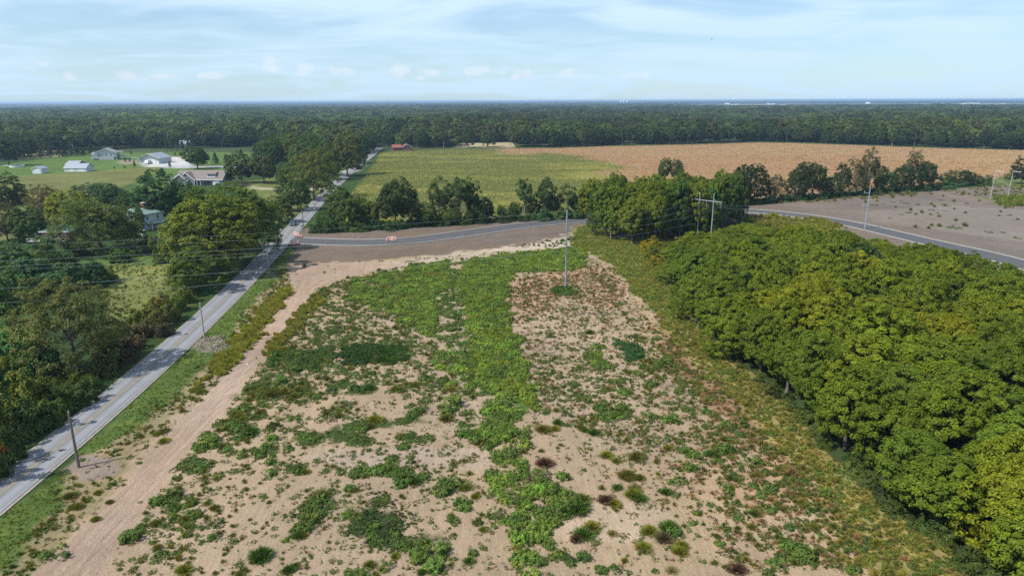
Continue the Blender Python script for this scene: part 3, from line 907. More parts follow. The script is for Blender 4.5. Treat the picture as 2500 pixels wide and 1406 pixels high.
def tree_px(x, by, ty, wpx, kind, col, label, group=None, **kw):
    p = P(x, by); h = max(1.0, height_at(p, ty)); w = wpx / FPX * depth_of(p + Vector((0, 0, h / 2)))
    return place_tree(p, w, h, kind, col, label, group, **kw)


def shrub_px(x, by, ty, wpx, col, label, group=None, name='shrub', cat='shrub'):
    p = P(x, by); h = max(0.6, height_at(p, ty)); w = wpx / FPX * depth_of(p)
    o = ob(name, RG.choice(SHRUBS)); o.location = p; o.rotation_euler = (0, 0, RG.uniform(0, 6.28))
    o.scale = (w / 4.2, w / 4.2, h / 2.6); o.color = jit(col, 0.12, RG); tag(o, label, cat, group)
    return o


# leaf colours
YG = (0.135, 0.165, 0.012); YEL = (0.20, 0.185, 0.012); MG = (0.085, 0.125, 0.014); DG = (0.058, 0.095, 0.019); BG = (0.047, 0.09, 0.027); OL = (0.105, 0.11, 0.026)
BR = (0.10, 0.085, 0.03); LIME = (0.19, 0.225, 0.012); FG = (0.050, 0.078, 0.020)
SCATTER = {}


def lib(objs):
    col = bpy.data.collections.new('library_%d' % len(bpy.data.collections))
    for i, me in enumerate(objs):
        me = me.copy(); old = me.materials[0].name
        me.materials[0] = M['blade_i'] if 'blade' in old else M['leaf_i']
        o = bpy.data.objects.new('%03d_source' % i, me); o.color = (0, 0, 0, 1); col.objects.link(o)
    return col


def scatter(name, meshes, pos, rotz, scl, idx, colr, tilt=None):
    """one stuff object: geometry-node instances of meshes on points"""
    n = len(pos)
    me = bpy.data.meshes.new(name); me.vertices.add(n); me.vertices.foreach_set('co', np.asarray(pos, np.float32).ravel())
    def attr(nm, typ, data, key):
        a = me.attributes.new(nm, typ, 'POINT'); a.data.foreach_set(key, np.ascontiguousarray(data).ravel())
    rot = np.zeros((n, 3), np.float32); rot[:, 2] = rotz
    if tilt is not None: rot[:, 0] = tilt
    attr('irot', 'FLOAT_VECTOR', rot, 'vector')
    attr('iscl', 'FLOAT_VECTOR', np.asarray(scl, np.float32), 'vector')
    attr('iidx', 'INT', np.asarray(idx, np.int32), 'value')
    cc = np.ones((n, 4), np.float32); cc[:, :3] = colr
    attr('icol', 'FLOAT_COLOR', cc, 'color')
    ng = bpy.data.node_groups.new(name, 'GeometryNodeTree')
    ng.interface.new_socket('Geometry', in_out='INPUT', socket_type='NodeSocketGeometry')
    ng.interface.new_socket('Geometry', in_out='OUTPUT', socket_type='NodeSocketGeometry')
    nn = ng.nodes; gi = nn.new('NodeGroupInput'); go = nn.new('NodeGroupOutput')
    iop = nn.new('GeometryNodeInstanceOnPoints'); ci = nn.new('GeometryNodeCollectionInfo')
    ci.inputs[0].default_value = lib(meshes); ci.inputs['Separate Children'].default_value = True; ci.inputs['Reset Children'].default_value = True
    def na(nm, typ):
        a = nn.new('GeometryNodeInputNamedAttribute'); a.data_type = typ; a.inputs[0].default_value = nm; return a.outputs[0]
    L = ng.links
    L.new(gi.outputs[0], iop.inputs['Points']); L.new(ci.outputs[0], iop.inputs['Instance'])
    iop.inputs['Pick Instance'].default_value = True
    L.new(na('iidx', 'INT'), iop.inputs['Instance Index']); L.new(na('irot', 'FLOAT_VECTOR'), iop.inputs['Rotation']); L.new(na('iscl', 'FLOAT_VECTOR'), iop.inputs['Scale'])
    L.new(iop.outputs[0], go.inputs[0])
    o = ob(name, me); md = o.modifiers.new('scatter', 'NODES'); md.node_group = ng
    o['kind'] = 'stuff'
    return o


# ------------------------------------------------------------------ named trees: west of the county road
T = tree_px
T(468, 712, 600, 118, 'broad', MG, 'dark green maple at roadside with low drooping skirt, nearest to the wire crossing', jitter=0.05)
T(510, 668, 487, 205, 'broad', (0.108, 0.142, 0.013), 'big yellow-green maple with broad rounded crown beside the road')
T(582, 640, 480, 150, 'broad', MG, 'tall green tree between yellow-green maple and road shoulder')
T(625, 615, 455, 130, 'broad', (0.0854, 0.128, 0.0176), 'tall dark tree at roadside opposite the orange barrels')
T(560, 560, 452, 120, 'fine', (0.075, 0.11, 0.02), 'bushy tree in front of the brown-roofed house')
T(500, 545, 455, 90, 'broad', (0.09, 0.135, 0.012), 'bright green tree behind the big roadside maple')
T(395, 545, 432, 120, 'broad', BG, 'dark blue-green tree behind the green-roofed house with chimney')
T(440, 520, 440, 80, 'broad', DG, 'dark tree below the brown-roofed house')
T(250, 617, 484, 185, 'fine', (0.0732, 0.096, 0.0187), 'largest dark spreading tree on the lawn between two green roofs')
T(310, 600, 505, 95, 'broad', (0.0793, 0.0896, 0.0176), 'dark tree with brownish top hiding the green-roofed house')
T(346, 566, 496, 18, 'column', (0.061, 0.1088, 0.0242), 'narrow columnar arborvitae in front of the green-roofed house', name='arborvitae')
T(163, 548, 468, 82, 'broad', LIME, 'bright yellow-lime tree above the brick house')
T(120, 545, 456, 80, 'fine', BR, 'brownish sparse tree left of the yellow-lime tree')
T(25, 525, 435, 95, 'broad', (0.061, 0.0768, 0.0198), 'dark rounded tree by the cornfield at left border')
T(20, 590, 500, 85, 'fine', (0.0793, 0.0704, 0.0275), 'brownish dark tree below the dark rounded tree at left border')
T(82, 590, 512, 85, 'broad', DG, 'dark green tree left of the brick house')
T(232, 500, 450, 80, 'broad', BG, 'dark tree on the near edge of the cornfield, left one')
T(285, 512, 447, 70, 'broad', BG, 'dark tree on the near edge of the cornfield, right one')
T(318, 518, 470, 50, 'broad', DG, 'smaller dark tree between cornfield and chimney')
T(188, 905, 690, 215, 'fine', (0.11, 0.122, 0.03), 'large olive sparse-leaved tree standing alone left of the road', jitter=0.03)
T(690, 545, 478, 60, 'broad', (0.085, 0.11, 0.02), 'roadside tree behind the dark pickup-sized car')
T(728, 515, 440, 70, 'broad', DG, 'dark round tree by the road between driveway and car')
T(768, 490, 368, 112, 'fine', (0.11, 0.135, 0.022), 'tall olive-green spreading tree by the driveway mouth')
T(590, 447, 380, 70, 'broad', (0.0671, 0.0768, 0.0198), 'dark tree right of the brown-roofed house')
T(645, 447, 380, 74, 'broad', (0.0732, 0.0832, 0.0198), 'dark tree second to the right of the brown-roofed house')
T(483, 412, 357, 66, 'broad', DG, 'round dark shade tree on the lawn between barn drive and brown-roofed house')
T(527, 404, 372, 24, 'conifer', DG, 'small conical tree right of the round shade tree', name='spruce_tree')
T(553, 398, 376, 20, 'conifer', BG, 'small bluish conifer on the lawn', name='spruce_tree')
T(590, 392, 364, 22, 'conifer', BG, 'pointed conifer on the lawn above two dark trees', name='spruce_tree')
T(650, 397, 333, 66, 'broad', (0.0427, 0.064, 0.0176), 'very dark round tree at right end of the bright lawn')
T(705, 405, 325, 56, 'broad', DG, 'dark tree behind the olive roadside tree, left side')
T(740, 425, 348, 70, 'broad', (0.0732, 0.1088, 0.033), 'grey-green tree behind the olive roadside tree')
T(800, 405, 338, 60, 'broad', DG, 'dark tree deep behind the roadside row')
T(850, 432, 334, 80, 'broad', (0.1, 0.115, 0.02), 'large olive-green tree beside the far stretch of road')
T(815, 440, 370, 50, 'broad', (0.0488, 0.0704, 0.0176), 'dark tree beside the gravel pull-in along the road')
for a in [(672, 418, 340, 58, 'broad', DG, 'dark tree at the near edge of the woods just right of the bright lawn'), (722, 412, 328, 62, 'broad', MG, 'green tree rising behind the grey-green roadside tree'), (762, 418, 336, 60, 'broad', DG, 'dark tree in the roadside wood above the driveway tree'),
          (800, 430, 352, 54, 'broad', (0.075, 0.105, 0.03), 'soft green tree between the driveway tree and the far roadside tree'), (700, 462, 405, 44, 'broad', (0.065, 0.10, 0.02), 'leafy tree beyond the mown lawn left of the driveway tree'), (875, 400, 335, 48, 'broad', DG, 'dark tree closing the far end of the roadside row')]:
    T(*a)
T(22, 405, 337, 64, 'broad', (0.0427, 0.064, 0.0176), 'dark tree beyond the pool at left border')
T(363, 442, 415, 30, 'conifer', BG, 'bushy blue-green conifer at the corner of the cornfield', name='spruce_tree')
T(397, 432, 410, 26, 'conifer', BG, 'second blue-green conifer at the corner of the cornfield', name='spruce_tree')
for i, x in enumerate([58, 75, 101, 124, 146, 160, 176, 190, 204, 222]):
    T(x, 388 - i * 0.8, 354 + (i % 3) * 5, 18, 'conifer', (0.0342, 0.064, 0.022), 'dark spruce in the windbreak row behind the lawn at left', 'spruces in the windbreak row', name='spruce_tree')
for i, x in enumerate([408, 421, 434, 447, 461, 475]):
    T(x, 368, 336 + (i % 2) * 5, 13, 'conifer', (0.0317, 0.0589, 0.022), 'dark spruce screening the white buildings behind the barn', 'spruces behind the barn', name='spruce_tree')
for x, y, ty, w, c in [(280, 412, 407, 7, BG), (304, 410, 404, 7, BG), (306, 397, 385, 8, BG), (317, 396, 387, 8, DG), (329, 409, 391, 9, (0.061, 0.0384, 0.022)), (415, 410, 394, 11, BG),
                       (428, 380, 371, 7, BG), (440, 378, 371, 6, BG), (451, 379, 372, 7, BG), (320, 377, 368, 8, OL)]:
    T(x, y, ty, w, 'conifer', c, 'small young yard conifer planted on the lawn near the pale barn', 'young conifers on the lawn', name='young_conifer')
T(680, 474, 458, 22, 'fine', (0.0854, 0.1152, 0.044), 'small sparse tree standing alone on the mown lawn by the driveway')
T(575, 455, 442, 60, 'fine', (0.1, 0.12, 0.04), 'low sparse grey-green tree in front of the garage wing')

# scrub and hedges west of the road
sc = [(30, 655, 600, 110, DG), (95, 665, 610, 110, BG), (160, 662, 622, 90, DG), (60, 720, 640, 130, BG), (150, 705, 645, 110, BG), (215, 700, 640, 95, BG), (250, 690, 655, 60, DG),
      (20, 760, 680, 110, DG), (75, 752, 690, 80, DG), (110, 640, 590, 70, MG), (190, 625, 590, 70, (0.07, 0.11, 0.02)), (300, 640, 600, 60, DG), (360, 620, 580, 60, (0.0854, 0.1152, 0.033)), (395, 640, 590, 50, MG),
      (45, 632, 628, 22, LIME), (350, 600, 560, 30, (0.11, 0.14, 0.02)),
      (40, 920, 830, 120, (0.0366, 0.096, 0.022)), (110, 930, 850, 90, (0.0366, 0.0896, 0.022)), (-20, 960, 850, 120, (0.0366, 0.0896, 0.022)), (60, 885, 835, 80, (0.0427, 0.1024, 0.0242)),
      (50, 1010, 925, 110, (0.11, 0.13, 0.018)), (110, 1020, 940, 90, (0.1, 0.125, 0.016)), (170, 985, 930, 80, (0.09, 0.12, 0.016)), (215, 955, 910, 60, (0.0854, 0.128, 0.022)), (260, 915, 860, 70, (0.0854, 0.096, 0.0242)),
      (30, 1070, 985, 110, (0.061, 0.0832, 0.0198)), (100, 1050, 985, 90, (0.061, 0.0896, 0.0198)), (20, 1130, 1050, 90, (0.0549, 0.0704, 0.0176)), (-40, 1180, 1080, 110, (0.061, 0.0768, 0.0198)), (150, 1010, 965, 70, (0.0732, 0.1024, 0.0198)),
      (-60, 1100, 960, 120, (0.0976, 0.128, 0.0198)), (205, 985, 945, 60, (0.061, 0.0832, 0.0198)),
      (300, 880, 830, 70, (0.0915, 0.0768, 0.033)), (330, 850, 810, 60, (0.0976, 0.0768, 0.0352)), (300, 840, 785, 60, OL), (350, 820, 775, 60, (0.0976, 0.0896, 0.0385)), (380, 800, 755, 60, OL), (410, 785, 735, 60, (0.1098, 0.128, 0.033)),
      (330, 790, 750, 50, (0.12, 0.14, 0.02)), (370, 770, 735, 50, (0.12, 0.14, 0.025)), (430, 760, 720, 50, MG), (450, 740, 700, 45, MG), (400, 820, 790, 50, (0.0854, 0.0704, 0.0385)), (260, 900, 850, 60, (0.0854, 0.0768, 0.0275))]
for (x, y, ty, w, c) in sc:
    lab = 'dense rounded shrub in the thicket %s' % ('below the brick house terrace' if y <= 645 else ('amid the dark belt under the wires' if y <= 712 else 'left of the olive tree, below the wires'))
    if c == LIME: lab = 'small lime-yellow shrub poking out of the dark thicket'
    elif c[0] > c[1]: lab = 'brownish weedy bush along the left shoulder of the road'
    elif y > 830: lab = 'leafy shrub %s' % (('bluish dark, low beneath the olive tree' if c[1] > 2 * c[0] else ('in the bright yellow-green row beside the shoulder' if c[0] > 0.085 else 'in the dark thicket near the orange sign')))
    shrub_px(x, y, ty, w, c, lab, 'shrubs in the thicket left of the road')
for (x, y, w) in [(385, 745, 22), (395, 738, 16), (372, 752, 18), (330, 775, 18), (343, 780, 14), (360, 768, 12), (425, 755, 20), (437, 748, 14), (285, 805, 14), (295, 800, 12), (465, 730, 16), (383, 790, 9)]:
    o = shrub_px(x, y, y - 13, w, (0.42, 0.3, 0.01), 'yellow goldenrod clump in bloom in the weedy meadow left of the road', 'goldenrod clumps', name='goldenrod', cat='plant')

# tree line between graded soil and crop field
for a in [(800, 560, 515, 60, 'broad', DG, 'low bushy tree at the road end of the tree line'), (845, 560, 455, 85, 'broad', (0.0671, 0.096, 0.022), 'leaning dark tree near the road in the tree line'),
          (880, 555, 480, 60, 'broad', (0.1, 0.12, 0.025), 'pale yellow-green tree in the tree line'), (905, 555, 490, 60, 'broad', (0.085, 0.13, 0.018), 'bright green tree second in the tree line'),
          (965, 556, 436, 96, 'broad', (0.0549, 0.0742, 0.0187), 'largest dark round tree in the tree line'), (1000, 552, 455, 60, 'fine', (0.0671, 0.0896, 0.022), 'dark tree leaning on the largest tree of the tree line'),
          (1040, 552, 500, 60, 'broad', DG, 'short dark tree between two tall ones in the tree line'), (1075, 548, 440, 62, 'open', (0.061, 0.0832, 0.0198), 'tall open tree with bare pale forks in the tree line'),
          (1122, 546, 430, 80, 'open', (0.0549, 0.0794, 0.0187), 'tall open-crowned tree with high canopy in the tree line'), (1145, 545, 440, 60, 'open', DG, 'open tree beside the highest canopy of the tree line'),
          (1100, 549, 500, 60, 'fine', (0.0732, 0.1024, 0.022), 'under-storey tree beneath the open canopies'), (1165, 545, 480, 50, 'broad', DG, 'dark tree closing the left half of the tree line'),
          (1185, 540, 482, 46, 'broad', (0.0488, 0.0704, 0.0176), 'dense dark tree at the gap of the tree line'), (1222, 535, 500, 22, 'broad', DG, 'slim small tree in the gap of the tree line'),
          (1255, 535, 492, 36, 'broad', DG, 'low dark tree just right of the gap'), (1280, 532, 433, 46, 'open', DG, 'tall open tree with white forked trunk right of the gap'),
          (1330, 530, 430, 62, 'open', (0.0549, 0.0768, 0.0187), 'tall dark open tree behind the steel pole'), (1345, 528, 470, 50, 'broad', (0.061, 0.0896, 0.0198), 'leafy tree under the tall open one behind the steel pole'),
          (1385, 525, 448, 60, 'open', (0.0854, 0.1152, 0.0264), 'pale thin tree just left of the middle grove'), (1405, 522, 475, 45, 'broad', (0.0732, 0.1088, 0.022), 'low tree touching the middle grove'),
          (1300, 528, 485, 40, 'broad', DG, 'short bushy tree below the white forked trunk')]:
    T(*a, 'trees of the tree line along the crop field')
for x in range(770, 1430, 17):
    t = (x - 770) / 660.0
    y = 566 - 34 * t + (5 if x < 1000 else 0)
    shrub_px(x, y + RG.uniform(-3, 2), y - RG.uniform(12, 30), RG.uniform(30, 44), RG.choice([DG, BG, (0.0427, 0.064, 0.0154), (0.061, 0.0896, 0.022)]),
             'low undergrowth bush at the foot of the tree line along the crop field', 'undergrowth bushes of the tree line')

# middle grove
GROVE2 = [(1432, 552), (1490, 590), (1540, 603), (1600, 598), (1660, 590), (1720, 585), (1775, 562), (1798, 545), (1790, 528), (1700, 530), (1560, 538), (1440, 543)]
w2 = [P(*p) for p in GROVE2]; xs_ = [p.x for p in w2]; ys_ = [p.y for p in w2]
def sample_poly(poly_px, spacing, seed, maxn=4000):
    rg = random.Random(seed); w = [P(*p) for p in poly_px]; poly = [(p.x, p.y) for p in w]
    x0, x1 = min(p[0] for p in poly), max(p[0] for p in poly); y0, y1 = min(p[1] for p in poly), max(p[1] for p in poly)
    res = []; y = y0; r = 0
    while y < y1:
        x = x0 + (spacing / 2 if r % 2 else 0)
        while x < x1:
            q = (x + rg.uniform(-.32, .32) * spacing, y + rg.uniform(-.32, .32) * spacing)
            if bool(inpoly(np.array([q[0]]), np.array([q[1]]), poly)[0]): res.append(q)
            x += spacing
        y += spacing * 0.87; r += 1
    return res[:maxn]


for (x, y) in sample_poly(GROVE2, 7.0, 3):
    pxx, pyy = proj(np.array(x), np.array(y)); edge = float(pyy) > 575
    c = RG.choice([YG, YG, (0.12, 0.155, 0.014), (0.12, 0.17, 0.015), (0.105, 0.155, 0.014), (0.085, 0.135, 0.018), (0.055, 0.095, 0.022)])
    h = RG.uniform(15.5, 20.0)
    place_tree((x, y, 0), RG.uniform(8.5, 11), h, 'walnut', c, 'green tree within the compact middle grove behind the steel poles', 'trees of the middle grove')
T(1622, 446, 386, 38, 'broad', (0.06, 0.08, 0.02), 'left of the pair of lone trees rising above the middle grove')
T(1652, 446, 389, 36, 'broad', (0.065, 0.085, 0.02), 'right of the pair of lone trees rising above the middle grove')
T(1598, 560, 430, 50, 'conifer', (0.03, 0.055, 0.02), 'dark conifer in the middle of the green grove', name='conifer_tree')
T(1700, 550, 440, 40, 'broad', (0.04, 0.07, 0.024), 'dark blue-green tree in the middle grove right of its centre')

# right tree line
for a in [(1800, 500, 402, 66, 'broad', (0.035, 0.048, 0.016), 'very dark dense tree at the left end of the right tree line'), (1840, 497, 405, 60, 'broad', (0.04, 0.05, 0.016), 'second dark dense tree of the right tree line'),
          (1888, 492, 430, 46, 'fine', (0.05, 0.055, 0.02), 'small dull tree third in the right tree line'), (1945, 487, 395, 60, 'broad', (0.05, 0.06, 0.018), 'broad tree with rounded top in the right tree line'),
          (1985, 485, 392, 66, 'broad', (0.055, 0.065, 0.02), 'broad tree touching the rounded one in the right tree line'), (2030, 482, 430, 50, 'broad', (0.055, 0.075, 0.02), 'lower green tree in the right tree line'),
          (2052, 480, 396, 44, 'open', (0.06, 0.065, 0.022), 'slender open tree in the right tree line'), (2090, 477, 392, 60, 'fine', (0.06, 0.065, 0.025), 'leafy tree left of the steel arm pole'),
          (2118, 476, 368, 46, 'open', (0.085, 0.085, 0.03), 'tallest pale sparse tree of the right tree line'), (2155, 472, 405, 50, 'broad', DG, 'dark tree right of the steel arm pole'),
          (2195, 468, 407, 50, 'broad', (0.045, 0.06, 0.018), 'dark middle tree of the right tree line'), (2228, 466, 372, 56, 'fine', (0.05, 0.06, 0.02), 'tall dark tree near the end of the right tree line'),
          (2260, 462, 390, 46, 'broad', (0.05, 0.065, 0.02), 'tree leaning on the tall dark one at the end of the right tree line'), (2300, 455, 424, 30, 'open', (0.06, 0.075, 0.02), 'small twiggy tree near the end of the right tree line'),
          (2345, 455, 416, 56, 'broad', (0.045, 0.06, 0.018), 'low wide tree closing the right tree line'), (2378, 453, 425, 40, 'fine', (0.055, 0.07, 0.02), 'low bushy tree at the very end of the right tree line'),
          (2492, 450, 390, 50, 'broad', (0.035, 0.05, 0.018), 'dark tree at the right border beside the tan field'), (2458, 440, 424, 18, 'fine', DG, 'small shrub-like tree left of the dark border tree')]:
    T(*a, 'trees of the right tree line')
for x in range(1800, 2410, 19):
    y = 502 - 48 * (x - 1800) / 610.0
    shrub_px(x, y + RG.uniform(-3, 1), y - RG.uniform(10, 24), RG.uniform(24, 40), RG.choice([DG, BG, (0.04, 0.05, 0.016)]),
             'low undergrowth bush at the foot of the right tree line', 'undergrowth bushes of the right tree line')

# large right grove
G1 = [(1632, 655), (1650, 705), (1705, 795), (1848, 930), (1992, 1055), (2112, 1175), (2240, 1280), (2400, 1430), (2560, 1640), (3300, 1940), (2900, 930), (2560, 800), (2490, 775),
      (2440, 752), (2300, 696), (2200, 682), (2100, 652), (2030, 612), (1960, 598), (1850, 612), (1750, 618), (1660, 628)]
pts = sample_poly(G1, 6.6, 9)
print('grove trees', len(pts))
dark = P(2112, 742)
gedge = smooth_line([P(*p).to_2d() for p in [(1632, 655), (1650, 705), (1705, 795), (1848, 930), (1992, 1055), (2112, 1175), (2240, 1280), (2400, 1430), (2560, 1640)]], 3)
ORD = ['first', 'second', 'third', 'fourth', 'fifth', 'sixth', 'seventh', 'eighth', 'ninth', 'tenth', 'eleventh', 'twelfth', 'thirteenth', 'fourteenth', 'fifteenth', 'sixteenth', 'seventeenth', 'eighteenth', 'nineteenth', 'twentieth',
       'twenty-first', 'twenty-second', 'twenty-third', 'twenty-fourth', 'twenty-fifth', 'twenty-sixth', 'twenty-seventh', 'twenty-eighth']
front_row = []
for (x, y) in pts:
    pxx, pyy = proj(np.array(x), np.array(y)); pxx = float(pxx); pyy = float(pyy)
    if (x - dark.x) ** 2 + (y - dark.y) ** 2 < 48: continue
    n = float(fnoise(np.array(x * 0.035), np.array(y * 0.035), 5, 3)); far = min(max((y - 70) / 120.0, 0), 1)
    c1 = Vector((0.145, 0.185, 0.011)); c2 = Vector((0.205, 0.205, 0.011)); c3 = Vector((0.102, 0.146, 0.012))
    t = min(max((n - 0.42) * 3 + (far - 0.5) * 0.6 + RG.uniform(-.35, .35), 0), 1)
    c = c3.lerp(c1, min(t * 1.6, 1)).lerp(c2, max(0, t - 0.55) * 1.6)
    h = RG.uniform(8.5, 14.0) if pyy > 660 else RG.uniform(6.5, 9.5)
    if pxx < 1800 and pyy < 700: h = RG.uniform(6.5, 9)
    de = min(math.hypot(x - q.x, y - q.y) for q in gedge)
    if de < 5.2:
        front_row.append((y, x, h, tuple(c))); continue
    hue = 'yellowing' if t > 0.62 else ('darker green' if t < 0.25 else 'yellow-green')
    ar = 'in the near part' if y < 95 else ('in the middle part' if y < 135 else ('in the far part' if x > 85 else 'in the far left part'))
    place_tree((x, y, 0), RG.uniform(7.8, 12.0), h, RG.choice(['walnut'] * 8 + ['broad', 'fine']), tuple(c), '%s tree %s of the large right grove' % (hue, ar), 'trees of the large right grove', name='broadleaf_tree')
front_row.sort()
for i, (y, x, h, c) in enumerate(front_row):
    n_ = len(front_row) - i
    lab = '%s tree from the bottom on the field-side edge of the large grove' % ORD[i] if i < len(ORD) else 'tree at the far end of the field-side edge of the large grove'
    place_tree((x, y, 0), RG.uniform(8.4, 11.5), h, 'walnut', c, lab, 'trees of the large right grove', name='broadleaf_tree')
T(2112, 742, 596, 100, 'broad', (0.035, 0.065, 0.02), 'single dark blue-green round tree among the yellow-green grove', jitter=0.02)
# brushy skirt along the foot of the grove
edge = smooth_line([P(*p).to_2d() for p in [(1630, 640), (1655, 700), (1715, 795), (1855, 930), (1995, 1055), (2105, 1172), (2225, 1268), (2400, 1420)]], 3)
for i, p in enumerate(resample([tuple(q) for q in edge], 2.6)):
    o = ob('undergrowth_bush', RG.choice(SHRUBS)); o.location = (p[0] + RG.uniform(-1.2, 1.6), p[1] + RG.uniform(-1, 1), 0)
    s = RG.uniform(0.35, 0.8); o.scale = (s, s, s * RG.uniform(0.6, 1.0)); o.rotation_euler = (0, 0, RG.uniform(0, 6.28))
    o.color = jit(RG.choice([(0.06, 0.085, 0.02), (0.08, 0.10, 0.025), (0.05, 0.06, 0.02), (0.10, 0.13, 0.03)]), 0.2, RG)
    tag(o, 'low weedy bush at the shaded foot of the large right grove', 'bush', 'bushes at the foot of the large grove')
# goldenrod thicket between the groves
for (x, y) in sample_poly([(1560, 605), (1700, 596), (1760, 575), (1830, 560), (1900, 560), (1850, 590), (1700, 625), (1650, 650), (1625, 660), (1590, 640)], 3.0, 4):
    o = ob('thicket_bush', RG.choice(SHRUBS)); o.location = (x, y, 0); s = RG.uniform(0.6, 1.2); o.scale = (s, s, s * 0.8); o.rotation_euler = (0, 0, RG.uniform(0, 6.28))
    o.color = jit(RG.choice([(0.15, 0.16, 0.012), (0.26, 0.21, 0.01), (0.08, 0.10, 0.02), (0.17, 0.17, 0.015)]), 0.15, RG)
    tag(o, 'yellowish bush in the thicket between the two groves', 'bush', 'bushes between the two groves')

# ------------------------------------------------------------------ far forest
EDGE = [(-300, 405), (0, 392), (60, 385), (110, 372), (240, 366), (345, 362), (480, 362), (640, 358), (700, 372), (780, 385), (880, 378), (912, 362), (950, 364), (1050, 362), (1110, 361), (1250, 360), (1350, 360),
        (1500, 355), (1700, 351), (1850, 346), (1950, 348), (2100, 353), (2300, 360), (2500, 366), (2760, 376)]
ew = [P(*p) for p in EDGE]
HOUSES_CLEAR = [(P(268, 386), 18), (P(381, 398), 22)]
front = resample([(p.x, p.y, 0) for p in ew], 9.6)
nfront = 0
for i, p in enumerate(front):
    pxx, pyy = proj(np.array(p[0]), np.array(p[1])); pxx = float(pxx)
    if pxx < -60 or pxx > 2560: continue
    if 902 < pxx < 948: continue
    if 964 < pxx < 1014: continue
    if i % 2 == 1 and 1000 < pxx < 1260: continue
    right = pxx > 1240
    c = RG.choice([(0.045, 0.068, 0.018), (0.05, 0.075, 0.02), (0.06, 0.085, 0.02), (0.04, 0.058, 0.018), (0.07, 0.09, 0.022)])
    lab = ('tall dark tree on the forest edge beyond the ripe tan field, %s' % ('left third' if pxx < 1650 else ('middle third' if pxx < 2080 else 'right third')) if right else
           ('dark tree on the forest edge beyond the green crop field' if pxx > 930 else 'dark tree on the forest edge behind the western houses'))
    place_tree((p[0] + RG.uniform(-2, 2), p[1] + RG.uniform(0, 8), 0), RG.uniform(12, 17), RG.uniform(14, 19.5) if right or pxx > 930 else RG.uniform(14.5, 19), 'broad' if RG.random() < 0.75 else 'open', c, lab,
               'trees on the edge of the far forest')
    nfront += 1
print('forest edge trees', nfront)


def edge_y(X):
    ex = np.array([p.x for p in ew]); ey = np.array([p.y for p in ew])
    # piecewise in angle rather than x: interpolate distance by bearing
    return ex, ey


eb = np.array([math.atan2(p.x, p.y) for p in ew]); er = np.array([math.hypot(p.x, p.y) for p in ew])
def forest_band(r0, r1, spacing, bmax=0.80):
    pts = []
    r = r0
    n = int((r1 ** 2 - r0 ** 2) * bmax / spacing ** 2)
    rr = np.sqrt(rng.uniform(r0 ** 2, r1 ** 2, n)); bb = rng.uniform(-bmax, bmax, n)
    return rr, bb


allp = []
bands = [(520, 1500, 11.5, 1.22), (1500, 3000, 17.0, 1.75), (3000, 6000, 30.0, 2.9), (6000, 11000, 62.0, 5.5), (11000, 26000, 170.0, 14.0)]
for bi, (r0, r1, spc, wsc) in enumerate(bands):
    rr, bb = forest_band(r0, r1, spc)
    X = rr * np.sin(bb); Y = rr * np.cos(bb)
    lim = np.interp(bb, eb, er) + 9
    ok = rr > lim
    px, py = proj(X, Y)
    road_x = np.interp(Y, ysr, cxs2)
    onroad = (np.abs(X - (road_x + 0.0)) < 9) & (Y < 1100); ok &= ~onroad
    # clearings and far fields, as seen on the plain
    def hole(poly): return inpoly(px, py, poly)
    ok &= ~hole([(1675, 262), (1680, 255.5), (2600, 252), (2600, 262), (2200, 261), (1900, 263)])
    ok &= ~hole([(-200, 273), (-200, 266), (75, 264.5), (60, 271)]) & ~hole([(110, 277), (240, 275), (235, 277.5), (110, 279)])
    ok &= ~hole([(1455, 258), (1640, 256), (1640, 258), (1460, 260)]) & ~hole([(60, 385), (60, 372), (140, 366), (140, 380)])
    ok &= ~hole([(1110, 361), (1125, 350), (1250, 348), (1260, 360)]) & ~hole([(960, 366), (968, 360), (1010, 358), (1016, 366)])
    if bi >= 3:
        # a patchwork: woods and open fields
        ok &= fnoise(X * 0.0007 + 50, Y * 0.0016 + 50, 21, 2) > (0.42 if bi == 3 else 0.5)
    ok &= (fnoise(X * 0.012, Y * 0.007, 404, 3) > 0.36) | (rr < lim + 60)
    X, Y = X[ok], Y[ok]; n = len(X)
    h = rng.uniform(0.8, 1.2, n) * (1.0 if bi < 2 else 0.95)
    h *= 0.52 + 1.1 * fnoise(X * (0.008 if bi < 2 else 0.002), Y * (0.006 if bi < 2 else 0.0015), 9, 3)
    w = wsc * rng.uniform(0.8, 1.25, n)
    v = fnoise(X * 0.007, Y * 0.004, 33, 4); q = rng.random(n)
    base = np.array([0.068, 0.098, 0.022])[None] * (0.45 + 0.9 * rng.random(n))[:, None] * (0.45 + 1.15 * fnoise(X * 0.006, Y * 0.003, 66, 3))[:, None]
    yell = np.clip((v - 0.5) * 3.0, 0, 1) * 0.6 + (q > 0.93) * 0.4
    leftw = np.clip((-X / (Y + 1) - 0.05) * 2.5, 0, 1)
    base = base * (1 + yell * 0.8 + leftw * 0.25)[:, None] * (np.array([1.15, 1.08, 0.85])[None] ** (yell[:, None] * 2))
    br = (q < 0.04)
    base[br] = np.array([0.085, 0.07, 0.03])
    allp.append((np.stack([X, Y, np.zeros(n)], 1), np.stack([w, w, h], 1), base))
pos = np.concatenate([a[0] for a in allp]); scl = np.concatenate([a[1] for a in allp]); colr = np.concatenate([a[2] for a in allp])
print('forest instances', len(pos))
# far crown+trunk joined as one source mesh
def joined(cm, tm, name):
    nv = len(cm.vertices); a = np.zeros(nv * 3, np.float32); cm.vertices.foreach_get('co', a)
    me = cm.copy(); me.name = name
    return me
far_src = [joined(c, t, 'far_tree') for c, t, _, _ in TREES['far']]
fo = scatter('forest', far_src, pos, rng.uniform(0, 6.28, len(pos)), scl, rng.integers(0, 6, len(pos)), colr)
tag(fo, 'mixed green woodland stretching away to the hazy horizon', 'forest')

